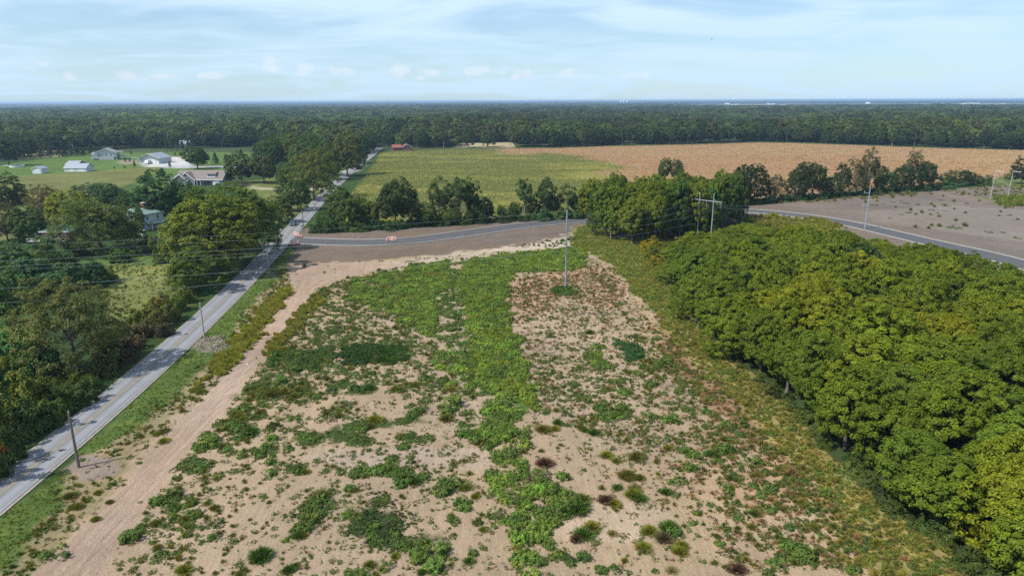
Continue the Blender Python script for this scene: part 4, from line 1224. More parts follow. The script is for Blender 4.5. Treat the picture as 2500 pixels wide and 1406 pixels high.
# distant open fields on the plain
for nm, poly, c in [('distant_field', [(1675, 262), (1680, 255.5), (2600, 251.5), (2600, 262), (2200, 261), (1900, 263)], (0.20, 0.20, 0.13)), ('distant_field', [(-200, 273), (-200, 266), (75, 264.5), (60, 271)], (0.20, 0.20, 0.13)),
                    ('distant_field', [(110, 277), (240, 275), (235, 277.5), (110, 279)], (0.20, 0.20, 0.13)), ('distant_field', [(1455, 258), (1640, 256), (1640, 258), (1460, 260)], (0.3, 0.3, 0.2)),
                    ('distant_field', [(1100, 361), (1125, 350), (1250, 348), (1260, 361)], (0.34, 0.28, 0.15)), ('distant_field', [(30, 390), (60, 368), (150, 363), (150, 384)], (0.16, 0.14, 0.05)),
                    ]:
    w = [P(*p) for p in poly]; mb = MB(); mb.poly([(p.x, p.y, 0.06) for p in w])
    m_ = simple('distant_field_%d' % len(bpy.data.materials), c, 0.95, 0.1, 0.002)
    tag(mb.build(nm, m_), kind='structure')

# ------------------------------------------------------------------ weeds of the bare field
def blades_mesh(name, seed, n, Ln, width, spread, up, droop=0.35, base_r=0.06):
    rg = np.random.default_rng(seed); V = []; Fc = []
    a = rg.random(n) * 2 * math.pi; t = rg.random(n)
    d = np.stack([np.cos(a) * spread * t, np.sin(a) * spread * t, np.full(n, up)], 1); d /= np.linalg.norm(d, axis=1, keepdims=True)
    L = Ln * rg.uniform(0.6, 1.1, n); b = np.stack([np.cos(a) * base_r * t, np.sin(a) * base_r * t, np.zeros(n)], 1)
    s = np.cross(d, rg.normal(size=(n, 3))); s /= np.linalg.norm(s, axis=1, keepdims=True)
    m = b + d * L[:, None] * 0.55; e = b + d * L[:, None]; e[:, 2] -= droop * L * t
    w = width * rg.uniform(0.7, 1.3, n)[:, None]
    V = np.stack([b - s * w * .5, b + s * w * .5, m + s * w, m - s * w, e], 1).reshape(-1, 3)
    i = np.arange(n)[:, None] * 5
    F = np.concatenate([np.concatenate([i, i + 1, i + 2], 1), np.concatenate([i, i + 2, i + 3], 1), np.concatenate([i + 3, i + 2, i + 4], 1)])
    br = np.clip(0.5 + rg.normal(size=n) * 0.25, 0, 1); wm = np.clip(0.3 + rg.normal(size=n) * 0.3, 0, 1)
    c = np.repeat(np.stack([br, wm, br * 0, br * 0 + 1], 1), 5, 0)
    return mesh_np(name, V, F, M['blade'], c)


WEED = []
for i in range(4): WEED.append(crown_mesh('leafy', 40 + i, 1.15, 0.62, -0.08, 18, 22, (0.13, 0.095), 0.20, 'dome', lump=0.6, droop=0.1)[0])      # 0-3 leafy weed
for i in range(4): WEED.append(blades_mesh('tuft', 60 + i, 90, 0.85, 0.034, 1.3, 0.85, 0.30, 0.14))                                           # 4-7 grass tuft
for i in range(3): WEED.append(crown_mesh('sprig', 80 + i, 0.5, 0.3, -0.02, 5, 6, (0.15, 0.07), 0.13, 'dome', lump=0.8)[0])                     # 8-10 seedling
for i in range(3): WEED.append(crown_mesh('mat', 90 + i, 1.6, 0.16, -0.06, 20, 13, (0.15, 0.11), 0.20, 'dome', lump=0.7)[0])                     # 11-13 flat mat
for i in range(3): WEED.append(blades_mesh('tall', 70 + i, 64, 1.25, 0.038, 0.5, 1.2, 0.2, 0.3))                                               # 14-16 tall grass

cG = (0.098, 0.158, 0.03); cB = (0.19, 0.275, 0.042); cD = (0.055, 0.11, 0.022); cO = (0.14, 0.15, 0.03); cR = (0.14, 0.085, 0.05); cY = (0.20, 0.185, 0.03); cM = (0.08, 0.125, 0.03); cT = (0.30, 0.19, 0.10)
# (outline, plants per square metre, [(first mesh, count of meshes, colour, weight, size)])
L_, TU, SP, MA, TL = (0, 4), (4, 4), (8, 3), (11, 3), (14, 3)
def mixs(*a): return a
ZN = [
    ([(0, 1500), (0, 1265), (520, 860), (700, 640), (930, 640), (1430, 600), (1640, 640), (2480, 1500)], 1.15, mixs((SP, cM, 7, 1.0), (SP, cR, 5, 1.0), (MA, cR, 0.8, 0.3), (L_, cG, 1.0, 0.55), (MA, cO, 0.6, 0.5), (TU, cO, 0.5, 0.6))),
    ([(760, 700), (960, 650), (985, 740), (1070, 860), (1150, 960), (1240, 1100), (900, 930), (700, 1000), (540, 1100), (480, 1180), (620, 900), (700, 800)], 0.55, mixs((MA, cM, 2, 0.8), (L_, cG, 2.0, 0.8), (TU, cO, 0.6, 0.9))),
    ([(1240, 700), (1480, 660), (1640, 860), (1800, 1000), (2200, 1400), (1800, 1406), (1560, 1100), (1300, 1000)], 1.7, mixs((SP, cM, 3, 1.0), (SP, cR, 3, 1.1), (TU, cO, 1, 0.5), (L_, cM, 0.7, 0.6), (MA, cR, 1.2, 0.45), (MA, cT, 1.0, 0.5))),
    ([(1640, 780), (1700, 800), (1850, 935), (2080, 1165), (2400, 1406), (2600, 1700), (2300, 1700), (1960, 1170), (1780, 970), (1660, 850), (1600, 790)], 3.4, mixs((TU, (0.22, 0.225, 0.05), 4, 0.62), (TU, (0.27, 0.24, 0.06), 3, 0.58), (L_, cG, 0.8, 0.6), (TU, cO, 1, 0.6))),
    ([(1960, 1170), (1780, 970), (1660, 850), (1600, 800), (1620, 900), (1760, 1060), (1900, 1250), (2050, 1406), (2300, 1500)], 2.2, mixs((TU, cT, 2.0, 0.6), (TU, cO, 2.5, 0.65), (L_, cM, 1, 0.6))),
    ([(1395, 600), (1410, 560), (1440, 548), (1640, 640), (1700, 790), (1640, 800), (1560, 735), (1500, 655), (1450, 622)], 3.6, mixs((TL, (0.23, 0.26, 0.05), 4, 0.5), (TL, (0.17, 0.22, 0.035), 2, 0.45), (TU, (0.27, 0.24, 0.07), 2, 0.6), (L_, cG, 1, 0.6))),
    ([(1245, 690), (1400, 640), (1480, 650), (1540, 700), (1500, 760), (1380, 730), (1260, 790), (1240, 740)], 1.5, mixs((TU, (0.26, 0.18, 0.10), 3, 0.5), (TU, cR, 1, 0.4), (TU, cO, 1.4, 0.5), (SP, cM, 2, 1.0))),
    ([(760, 710), (850, 680), (990, 660), (985, 790), (1130, 880), (1160, 950), (900, 850), (700, 870), (650, 880), (700, 800)], 1.0, mixs((L_, cG, 2.5, 0.8), (MA, cM, 3, 0.8), (L_, cM, 1, 0.7), (TU, cO, 0.8, 0.8), (MA, cR, .4, .5))),
    ([(650, 880), (800, 880), (1150, 950), (1180, 1000), (1000, 960), (860, 930), (700, 990), (560, 1060), (480, 1150), (520, 1050), (600, 940)], 0.7, mixs((MA, cM, 4, 0.9), (L_, cG, 1.6, 0.7), (TU, cO, 0.8, 0.8))),
    ([(1290, 870), (1640, 860), (1800, 1050), (2000, 1250), (1850, 1250), (1700, 1130), (1450, 1060), (1300, 1000)], 0.9, mixs((L_, cG, 2, 0.75), (L_, cM, 1.6, 0.65), (TU, cO, 1.2, 0.7), (MA, cM, 1, 0.6))),
    ([(1800, 1050), (2000, 1180), (2250, 1406), (1750, 1406), (1700, 1200)], 1.3, mixs((TU, cO, 2, 0.6), (TU, cM, 2, 0.6), (TU, cT, 1.5, 0.6), (L_, cM, 1, 0.6), (MA, cR, 1, 0.5))),
    ([(700, 800), (740, 830), (640, 980), (560, 1110), (480, 1240), (420, 1406), (270, 1420), (380, 1230), (470, 1110), (580, 980), (655, 880)], 1.3, mixs((L_, cG, 2, 0.8), (MA, cM, 2, 0.8), (TU, cO, 1.4, 0.8), (TL, cY, .6, .5))),
    ([(480, 1100), (1150, 1050), (1200, 1406), (300, 1406)], 0.5, mixs((L_, cG, 1.6, 0.6), (SP, cM, 4, 1.2), (TU, cO, 1, 0.5), (MA, cM, 0.8, 0.6))),
    # central stand
    ([(1130, 640), (1240, 622), (1425, 604), (1430, 655), (1255, 668), (1235, 700), (1240, 780), (1275, 870), (1300, 960), (1300, 1010), (1280, 1010), (1250, 960), (1180, 960), (1130, 900), (1150, 850), (1140, 780), (1120, 700)], 3.6, mixs((L_, cB, 3, 1.0), (L_, cG, 2, 1.05), (L_, (0.17, 0.21, 0.018), 1.2, 0.9))),
    ([(985, 655), (1095, 636), (1105, 700), (1070, 720), (1060, 780), (1075, 830), (985, 790), (970, 740)], 3.4, mixs((L_, cB, 3, 1.0), (L_, cG, 2, 1.0), (L_, cY, 0.6, 0.8))),
    ([(1100, 660), (1130, 650), (1130, 780), (1145, 850), (1080, 850), (1070, 740)], 1.6, mixs((L_, cG, 3, 0.9), (MA, cM, 1, 0.8))),
    ([(850, 690), (970, 660), (985, 740), (960, 770), (860, 730)], 2.4, mixs((L_, cG, 3, 0.95), (L_, cB, 2, 0.9))),
    ([(1060, 870), (1150, 860), (1170, 960), (1110, 950)], 1.8, mixs((L_, cG, 3, 0.95), (L_, cB, 1, 0.9))),
    ([(1165, 950), (1255, 962), (1290, 1040), (1262, 1130), (1215, 1100), (1170, 1040)], 3.0, mixs((L_, cG, 3, 1.1), (L_, cB, 1.5, 1.1))),
    ([(1150, 1060), (1260, 1130), (1330, 1140), (1330, 1180), (1240, 1165), (1180, 1120)], 1.4, mixs((L_, cG, 3, 1.1), (L_, cB, 1.0, 1.0))),
    ([(1190, 1165), (1330, 1160), (1400, 1200), (1430, 1250), (1370, 1270), (1330, 1320), (1330, 1420), (1240, 1420), (1260, 1310), (1200, 1240)], 2.7, mixs((L_, cG, 4, 1.15), (L_, cB, 1.5, 1.1))),
    (E_(1010, 1010, 22, 18), 2.2, mixs((L_, cG, 3, 1.1),)), (E_(1130, 1040, 24, 30), 1.8, mixs((L_, cG, 3, 1.1),)), (E_(1095, 1000, 20, 16), 1.6, mixs((L_, cG, 3, 1.1), (L_, cB, 1, 1.0))),
    (E_(1095, 1180, 26, 34), 1.6, mixs((L_, cG, 3, 1.1), (L_, cM, 1, 1.0))), (E_(1120, 1250, 30, 30), 1.2, mixs((L_, cG, 3, 1.0),)), (E_(880, 1400, 60, 22), 1.6, mixs((L_, cG, 3, 1.2),)), (E_(1050, 1370, 40, 26), 1.2, mixs((L_, cG, 3, 1.2),)),
    (E_(915, 868, 90, 25), 5.5, mixs((TL, (0.05, 0.11, 0.022), 3, 0.6), (L_, (0.04, 0.085, 0.02), 2, 1.0))),
    (E_(740, 880, 90, 28), 2.6, mixs((MA, cM, 2, 1.0), (L_, cD, 2, 0.9))), (E_(680, 960, 85, 26), 2.0, mixs((MA, cM, 2, 1.0), (TU, cO, 1, 0.9), (L_, cG, 1, 0.9))),
    (E_(860, 950, 60, 18), 1.8, mixs((MA, cM, 2, 1.0), (L_, cD, 1, 0.9))), (E_(590, 1030, 50, 30), 1.8, mixs((L_, cG, 2, 1.0), (MA, cM, 1, 1.0), (TU, cO, 1, 0.9))),
    (E_(860, 1060, 55, 26), 3.0, mixs((MA, cM, 4, 1.0), (L_, cG, 1, 0.9))), (E_(780, 1072, 55, 18), 3.0, mixs((MA, cM, 4, 1.0), (L_, cG, 0.6, 0.9))), (E_(830, 1010, 60, 14), 2.4, mixs((MA, cM, 4, 1.0), (TU, cO, 1, 0.9))),
    (E_(1000, 1080, 36, 20), 3.0, mixs((MA, cM, 4, 1.0), (L_, cG, 0.5, 0.9))), (E_(930, 1030, 100, 8), 1.8, mixs((MA, cM, 4, 1.0),)),
    (E_(940, 1275, 70, 58), 2.6, mixs((MA, (0.05, 0.075, 0.025), 5, 1.1), (L_, cG, 0.6, 1.0))), (E_(800, 1230, 45, 30), 2.2, mixs((MA, cM, 3, 1.1), (L_, cG, 0.7, 1.0))), (E_(1000, 1330, 70, 20), 2.2, mixs((MA, cM, 3, 1.1), (L_, cG, 1.2, 1.1))),
    (E_(745, 1280, 38, 22), 2.2, mixs((L_, cG, 3, 1.2), (TU, cO, 1, 1.2))), (E_(960, 1140, 50, 22), 1.6, mixs((MA, cM, 3, 1.1), (L_, cG, 1.2, 1.1))), (E_(1000, 1165, 36, 26), 1.2, mixs((L_, cG, 2, 1.1), (TU, cO, 1, 1.1))),
    (E_(890, 1150, 30, 18), 2.4, mixs((L_, cG, 3, 1.1),)), (E_(840, 1190, 20, 14), 2.0, mixs((L_, cG, 3, 1.2), (TU, cD, 1, 1.2))), (E_(700, 1150, 34, 18), 1.8, mixs((MA, cM, 3, 1.1), (L_, cG, 1.2, 1.0))),
    (E_(500, 1085, 34, 26), 1.6, mixs((L_, cB, 3, 1.1), (L_, cG, 1.2, 1.0))), (E_(455, 1140, 40, 16), 1.6, mixs((MA, cM, 3, 1.1), (L_, cG, 2, 1.0))), (E_(410, 1230, 50, 22), 1.3, mixs((MA, cM, 3, 1.1), (L_, cG, 2, 1.1))),
    (E_(330, 1310, 36, 22), 1.6, mixs((L_, cG, 3, 1.1),)), (E_(620, 1360, 40, 26), 1.7, mixs((L_, cD, 3, 1.2), (TU, cD, 2, 1.2))), (E_(450, 1290, 100, 60), 0.45, mixs((MA, cM, 3, 1.0), (L_, cG, 3, 1.0))), (E_(420, 1385, 60, 20), 1.4, mixs((TU, cO, 2, 1.3), (L_, cG, 3, 1.1))),
    (E_(640, 1100, 80, 40), 0.6, mixs((L_, cG, 3, 1.0), (TU, cO, 1, 0.8))), (E_(700, 1040, 60, 24), 0.9, mixs((L_, cG, 3, 1.0), (MA, cM, 2, 0.9))), (E_(1460, 878, 32, 34), 2.6, mixs((L_, cG, 3, 1.0), (L_, cB, 1.2, 1.0))),
    (E_(1545, 862, 26, 22), 3.4, mixs((L_, (0.045, 0.105, 0.03), 3, 1.0),)), (E_(1520, 835, 30, 12), 2.6, mixs((L_, (0.05, 0.11, 0.03), 3, 1.0),)), (E_(1380, 712, 32, 10), 4.2, mixs((L_, cD, 3, 1.0), (L_, cG, 1, 1.0))),
    (E_(1490, 1010, 26, 24), 1.8, mixs((L_, cG, 3, 1.1),)), (E_(1570, 870, 60, 60), 0.8, mixs((L_, cG, 3, 0.8), (TU, cO, 1, 0.8))), (E_(1610, 930, 50, 50), 0.9, mixs((L_, cG, 3, 0.8), (TU, cO, 1.5, 0.8))),
    (E_(1650, 1000, 40, 40), 0.7, mixs((L_, cG, 3, 0.9), (TU, cO, 1, 0.8))), (E_(1960, 1350, 40, 26), 1.6, mixs((L_, cG, 3, 1.2),)), (E_(1720, 1110, 60, 20), 0.9, mixs((L_, cG, 3, 1.0), (TU, cG, 1, 1.0))),
    # rank grass either side of the track
    ([(706, 698), (716, 706), (690, 745), (645, 810), (590, 880), (560, 910), (530, 915), (515, 935), (490, 960), (470, 975), (500, 930), (530, 890), (600, 800), (665, 725)], 6.0, mixs((TL, (0.28, 0.27, 0.045), 4, 0.62), (TL, (0.20, 0.22, 0.035), 2, 0.6))),
    ([(760, 725), (800, 705), (790, 730), (740, 790), (700, 850), (660, 880), (640, 880), (655, 850), (700, 790)], 5.0, mixs((TL, (0.25, 0.24, 0.045), 4, 0.6), (TL, (0.15, 0.18, 0.03), 2, 0.55))),
    ([(480, 960), (500, 965), (430, 1050), (410, 1080), (390, 1080), (420, 1030)], 1.0, mixs((TU, cO, 4, 1.2), (TL, cY, 1, 0.8))),
    ([(716, 645), (800, 650), (900, 650), (760, 690), (712, 690)], 0.8, mixs((TU, cO, 4, 0.9), (SP, cM, 2, 1))),
    # roadside between verge and track
    ([(716, 640), (700, 700), (640, 760), (560, 850), (490, 960), (330, 1100), (290, 1180), (150, 1330), (60, 1406), (-100, 1500), (-100, 1450), (20, 1390), (80, 1310), (150, 1240), (178, 1185), (270, 1180), (300, 1120), (270, 1092), (350, 1040), (470, 935), (555, 850), (600, 765), (655, 702)], 1.6, mixs((TU, cO, 4, 0.6), (TU, cM, 2, 0.5), (SP, cM, 2, 1.0))),
    (E_(130, 1355, 50, 22), 1.0, mixs((L_, cG, 3, 1.0), (TU, cO, 1.5, 1.1))),
    # mown verge: short turf
    ([(185, 1112), (480, 832), (640, 670), (706, 600), (716, 635), (700, 662), (655, 702), (600, 765), (560, 818), (600, 830), (555, 850), (470, 935), (350, 1040), (270, 1092), (225, 1108)], 5.0, mixs((TU, (0.14, 0.22, 0.04), 3, 0.22), (TU, (0.18, 0.22, 0.05), 1, 0.22))),
    ([(-100, 1330), (0, 1265), (145, 1158), (178, 1185), (150, 1240), (80, 1310), (20, 1390), (-100, 1500)], 6.0, mixs((TU, (0.14, 0.22, 0.04), 3, 0.22), (TU, (0.18, 0.22, 0.05), 1, 0.22))),
    # graded land in the east and pale strip
    ([(1850, 490), (2100, 476), (2400, 450), (2500, 450), (2500, 490), (2300, 475), (2100, 490), (1880, 500)], 0.06, mixs((TU, cO, 3, 1.6), (MA, cO, 2, 1.6))),
    ([(2100, 480), (2500, 450), (2500, 600), (2300, 570), (2120, 530)], 0.012, mixs((TU, cO, 3, 1.4), (MA, cM, 2, 1.5))),
    ([(2420, 480), (2520, 485), (2520, 505), (2440, 502)], 0.5, mixs((TL, (0.15, 0.19, 0.03), 3, 1.4),)),
    ([(1240, 600), (1400, 575), (1410, 600), (1300, 608)], 0.35, mixs((TU, cM, 3, 1.0), (SP, cM, 2, 1.2))),
    # meadow and verges west of the road
    ([(240, 650), (430, 640), (470, 700), (480, 740), (400, 780), (300, 800), (240, 720)], 0.7, mixs((TU, (0.20, 0.20, 0.06), 3, 0.5), (TU, (0.15, 0.17, 0.04), 2, 0.5))),
    ([(1795, 532), (1880, 528), (1990, 536), (2060, 552), (2000, 580), (1850, 575), (1800, 556)], 0.8, mixs((TL, (0.2, 0.2, 0.04), 3, 1.0),)),
]
TRACKP = REG[5][1]
PX = []; 
acc = {k: [] for k in ('pos', 'idx', 's', 'c', 'k')}
for zi, (poly, dens, mx) in enumerate(ZN):
    w = [P(*p) for p in poly]; x0, x1 = min(p.x for p in w), max(p.x for p in w); y0, y1 = min(p.y for p in w), max(p.y for p in w)
    x0 = max(x0, -140); x1 = min(x1, 420); y0 = max(y0, 40)
    n = int((x1 - x0) * (y1 - y0) * dens * 1.25)
    if n < 4: continue
    X = rng.uniform(x0, x1, n); Y = rng.uniform(y0, y1, n)
    wa = 3.0 if zi < 7 else (2.6 if y0 > 90 else 3.2)
    wx = (fnoise(X * 0.45, Y * 0.45, 3 + zi, 3) - .5) * 2 * wa; wy = (fnoise(X * 0.45, Y * 0.45, 71 + zi, 3) - .5) * 2 * wa * 1.3
    px, py = proj(X + wx, Y + wy); ok = inpoly(px, py, poly)
    cl = fnoise(X * 0.6, Y * 0.6, 300 + zi, 3)           # clustering
    thr = 0.44 if dens < 3.2 else 0.30
    ok &= rng.random(n) < np.clip((cl - thr) * 8 + 0.35, 0.10 if dens < 3.2 else 0.5, 1)
    px0, py0 = proj(X, Y)
    if dens < 5:
        ok &= ~(inpoly(px0, py0, TRACKP) & (rng.random(n) < 0.97))
    ok &= ~(inpoly(px0, py0, [(712, 640), (716, 600), (712, 575), (740, 556), (820, 562), (1435, 524), (1400, 572), (1290, 597), (1150, 610), (850, 640)]))
    ok &= np.abs(X - np.interp(Y, ysr, cxs2)) > RW + 0.6
    if zi == 0: ok &= ~((cl < 0.5) & (rng.random(n) < 0.4))
    X = X[ok]; Y = Y[ok]; cl = cl[ok]; n = len(X)
    if n == 0: continue
    wt = np.array([m[2] for m in mx], float); ch = rng.choice(len(mx), n, p=wt / wt.sum())
    # runs of the same plant stand together
    run = (fnoise(X * 0.25, Y * 0.25, 500 + zi, 2) * len(mx) * 1.6).astype(int) % len(mx)
    ch = np.where(rng.random(n) < 0.35, run, ch)
    for k, (rge, c, _, sz) in enumerate(mx):
        m = ch == k; nk = int(m.sum())
        if nk == 0: continue
        idx = rng.integers(rge[0], rge[0] + rge[1], nk)
        s = sz * np.exp(rng.normal(size=nk) * 0.28) * 0.9
        cc = np.array(c)[None] * (1 + rng.normal(size=(nk, 1)) * 0.14) * (1 + rng.normal(size=(nk, 3)) * 0.06)
        acc['pos'].append(np.stack([X[m], Y[m], np.full(nk, 0.05)], 1)); acc['idx'].append(idx); acc['s'].append(s); acc['c'].append(np.clip(cc, 0.005, 1)); acc['k'].append(np.full(nk, dens))
# isolated grass and leafy clumps read off the photograph: x, y (foot), width in pixels, what
CL = [(1660, 1350, 42, 'y'), (1665, 1335, 34, 'y'), (1570, 1340, 40, 'y'), (1620, 1318, 44, 'b'), (1585, 1300, 44, 'y'), (1635, 1293, 50, 'd'), (1645, 1300, 36, 'g'), (1408, 1320, 34, 'r'), (1425, 1310, 52, 'd'), (1445, 1292, 44, 'y'), (1495, 1305, 28, 'p'),
      (1410, 1245, 66, 'd'), (1420, 1225, 50, 'o'), (1480, 1225, 42, 'r'), (1500, 1232, 34, 'y'), (1545, 1212, 46, 'y'), (1560, 1220, 44, 'd'), (1550, 1195, 40, 'p'), (1508, 1193, 28, 'd'), (1625, 1205, 34, 'd'), (1642, 1182, 26, 'l'),
      (1530, 1165, 46, 'o'), (1560, 1170, 34, 'o'), (1555, 1120, 48, 'o'), (1480, 1115, 36, 'y'), (1505, 1128, 26, 'y'), (1425, 1052, 28, 'd'), (1450, 1060, 32, 'd'), (1325, 1052, 40, 'o'), (1355, 1050, 28, 'y'), (1362, 1035, 32, 'd'),
      (1090, 1025, 40, 'o'), (905, 950, 32, 'd'), (915, 1030, 40, 'y'), (905, 1045, 30, 'o'), (1015, 1180, 34, 'd'), (1040, 1330, 34, 'd'), (965, 1360, 26, 'y'), (1020, 1365, 20, 'o'), (705, 1395, 38, 'd'), (720, 1385, 26, 'd'),
      (725, 1292, 26, 'y'), (730, 1310, 34, 'd'), (785, 1212, 38, 'o'), (1145, 1372, 28, 'd'), (1030, 1400, 30, 'd'), (1500, 1390, 26, 'g'), (1525, 1370, 20, 'y'), (1640, 1395, 30, 'p'), (1600, 1395, 18, 'l'), (1755, 1330, 24, 'l'), (1800, 1395, 46, 'r'),
      (1395, 1372, 30, 'g'), (1425, 1362, 40, 'g'), (1470, 1395, 30, 'g'), (1180, 1295, 26, 'y'), (1160, 1215, 26, 'y'), (1170, 1085, 34, 'r'), (660, 1130, 30, 'l'), (635, 1115, 32, 'l'), (610, 1060, 50, 'd'), (1850, 1135, 30, 'l'), (1765, 1105, 34, 'l'), (1685, 1145, 34, 'l'),
      (1730, 1010, 30, 'l'), (1595, 1020, 26, 'l'), (1380, 1250, 50, 'd'), (1330, 1135, 44, 'r'), (510, 1090, 44, 'l'), (450, 1395, 40, 'y'), (195, 1235, 20, 'y'), (235, 1270, 28, 'y'), (268, 1228, 22, 'o'), (240, 1205, 22, 'y'), (400, 1080, 30, 'y'), (385, 1062, 24, 'y'),
      (475, 955, 26, 'y'), (160, 1360, 26, 'g'), (115, 1360, 30, 'l'), (1230, 650, 16, 'l'), (1440, 815, 24, 'd'), (1655, 960, 24, 'l'), (1955, 1350, 50, 'l'), (1960, 1365, 40, 'l'), (2140, 1330, 40, 'y'), (2080, 1395, 34, 'l'), (1880, 1250, 30, 'l'), (1925, 1290, 26, 'g'),
      (1780, 1200, 30, 'l'), (1840, 1190, 26, 'l'), (2010, 1210, 30, 'l'), (1890, 1380, 36, 'l'), (1700, 1255, 24, 'l'), (1690, 1280, 22, 'l'), (1800, 1265, 28, 'l'), (2140, 1230, 30, 'y')]
KC = {'y': (TU, (0.165, 0.175, 0.022), 'yellow-green', 'grass_clump'), 'd': (TU, (0.065, 0.105, 0.02), 'dark green', 'grass_clump'), 'o': (TU, (0.12, 0.125, 0.028), 'olive', 'grass_clump'), 'r': (TU, (0.10, 0.055, 0.035), 'reddish-brown', 'grass_clump'),
      'b': (TU, (0.09, 0.08, 0.04), 'brownish', 'grass_clump'), 'p': (TU, (0.23, 0.21, 0.09), 'pale straw-green', 'grass_clump'), 'l': (L_, cG, 'leafy green', 'leafy_weed'), 'g': (L_, cM, 'dull green leafy', 'leafy_weed')}
BIGTUFT = [blades_mesh('big_tuft', 160 + i, 420, 0.95, 0.030, 1.4, 0.9, 0.30, 0.42) for i in range(3)]
BIGLEAF = [crown_mesh('big_leafy', 140 + i, 1.35, 0.8, -0.1, 34, 22, (0.17, 0.12), 0.22, 'dome', lump=0.7, droop=0.1)[0] for i in range(3)]
nind = 0
for (x, y, w, k) in CL:
    p = P(x, y); rge, c, word, nm = KC[k]; m = depth_of(p) * w / FPX
    o = ob(nm, RG.choice(BIGTUFT if rge == TU else BIGLEAF)); o.location = (p.x, p.y, 0.04); o.rotation_euler = (0, 0, RG.uniform(0, 6.28))
    b = m / (1.75 if rge == TU else 1.35); o.scale = (b * RG.uniform(.9, 1.15), b * RG.uniform(.85, 1.1), b * RG.uniform(0.75, 0.95)); o.color = jit(c, 0.1, RG)
    tag(o, '%s %s %s of the central green strip, %s' % (word, 'grass clump' if rge == TU else 'weed bush', 'left' if x < 1230 else 'right', 'near the bottom border' if y > 1280 else ('in the lower field' if y > 1100 else 'in the upper field')), 'weed', 'single weed clumps on the bare field'); nind += 1
pos = np.concatenate(acc['pos']); idx = np.concatenate(acc['idx']); s = np.concatenate(acc['s']); cc = np.concatenate(acc['c']); kk = np.concatenate(acc['k'])
# the largest loose ones also stand as single plants
size = np.where(idx < 4, 1.15, np.where(idx < 8, 1.2, 0.3)) * s / np.hypot(pos[:, 1], HCAM)
size[kk > 2.0] = 0; order = np.argsort(-size)[: 298 - nind]
vis = np.ones(len(pos), bool); vis[order] = False
for j in order:
    t = idx[j] < 4
    o = ob('leafy_weed' if t else 'grass_clump', RG.choice(BIGLEAF if t else BIGTUFT)); o.location = tuple(pos[j]); o.rotation_euler = (0, 0, RG.uniform(0, 6.28))
    b = s[j] * (0.9 if t else 0.75); o.scale = (b, b, b * 0.95); o.color = (*cc[j], 1)
    jx, jy = proj(pos[j][0], pos[j][1]); side = 'left' if jx < 1190 else 'right'; zone = 'bottom border' if jy > 1240 else ('middle field' if jy > 950 else 'far field')
    tag(o, 'small loose %s %s of the central green strip, toward the %s' % ('green weed' if t else 'grass clump', side, zone), 'weed', 'small loose weeds on the bare field')
print('weed instances', int(vis.sum()), 'singles', nind + len(order))
sx = s * rng.uniform(0.85, 1.2, len(s)); sy = s * rng.uniform(0.85, 1.2, len(s))
wd = scatter('weeds', WEED, pos[vis], rng.uniform(0, 6.28, int(vis.sum())), np.stack([sx, sy, s], 1)[vis], idx[vis], cc[vis])
tag(wd, 'patchy low weeds and grass covering the sandy field and its margins', 'weeds')

# standing crop: plants on the drilled rows of the big field
n = 260000
CX_ = rng.uniform(-185, 640, n); CY_ = rng.uniform(245, 760, n)
keep = rng.random(n) < np.clip(430.0 / CY_, 0, 1) ** 1.5
CX_, CY_ = CX_[keep], CY_[keep]
rowc = CX_ + 0.13 * CY_; CX_ = np.where(rng.random(len(CX_)) < 0.6, (np.round(rowc / 1.6) * 1.6 + rng.normal(size=len(CX_)) * 0.25) - 0.13 * CY_, CX_)
gx = np.clip(((CX_ - xs[0]) / 2.6).astype(int), 0, len(xs) - 2); gy = np.clip(((CY_ - ys[0]) / 2.6).astype(int), 0, len(ys) - 2)
keep = fin[gy, gx]; CX_, CY_, gx, gy = CX_[keep], CY_[keep], gx[keep], gy[keep]
cc_ = col_crop[gy, gx] * 1.55 * (0.8 + 0.4 * rng.random(len(CX_)))[:, None] * (1 + rng.normal(size=(len(CX_), 3)) * 0.05)
sc_ = 0.34 + 0.16 * rng.random(len(CX_))
cp_o = scatter('crops', [WEED[14], WEED[15], WEED[16]], np.stack([CX_, CY_, np.full(len(CX_), 0.86)], 1), rng.uniform(0, 6.28, len(CX_)), np.stack([sc_ * 2.2, sc_ * 2.2, sc_], 1), rng.integers(0, 3, len(CX_)), np.clip(cc_, 0.01, 1))
tag(cp_o, 'rows of green corn and ripe tan crop filling the big field beyond the tree line', 'crop')
print('crop plants', len(CX_))

#@@OBJECTS
# ------------------------------------------------------------------ building kit
M['glass'] = simple('window_glass', (0.045, 0.055, 0.065), 0.12, 0.05, 1.0, spec=0.8)
M['white_trim'] = simple('white_trim', (0.74, 0.74, 0.74), 0.6, 0.05, 2.0)
M['white_door'] = simple('white_door', (0.80, 0.80, 0.80), 0.5, 0.03, 2.0)
M['grey_siding'] = simple('grey_siding', (0.56, 0.585, 0.61), 0.7, 0.06, 1.5)
M['blue_grey_siding'] = simple('blue_grey_siding', (0.17, 0.19, 0.215), 0.7, 0.08, 1.5)
M['pale_siding'] = simple('pale_siding', (0.66, 0.69, 0.73), 0.7, 0.06, 1.5)
M['brown_shingle'] = simple('brown_shingle', (0.21, 0.18, 0.165), 0.9, 0.2, 2.0)
M['grey_shingle'] = simple('grey_shingle', (0.27, 0.26, 0.27), 0.9, 0.18, 2.0)
M['metal_roof'] = simple('metal_roof', (0.30, 0.33, 0.38), 0.5, 0.08, 0.6)
M['green_shingle'] = simple('green_shingle', (0.19, 0.27, 0.235), 0.9, 0.2, 1.5)
M['dark_green_shingle'] = simple('dark_green_shingle', (0.06, 0.12, 0.095), 0.9, 0.2, 1.5)
M['brick'] = simple('brick_wall', (0.24, 0.10, 0.07), 0.9, 0.3, 6.0)
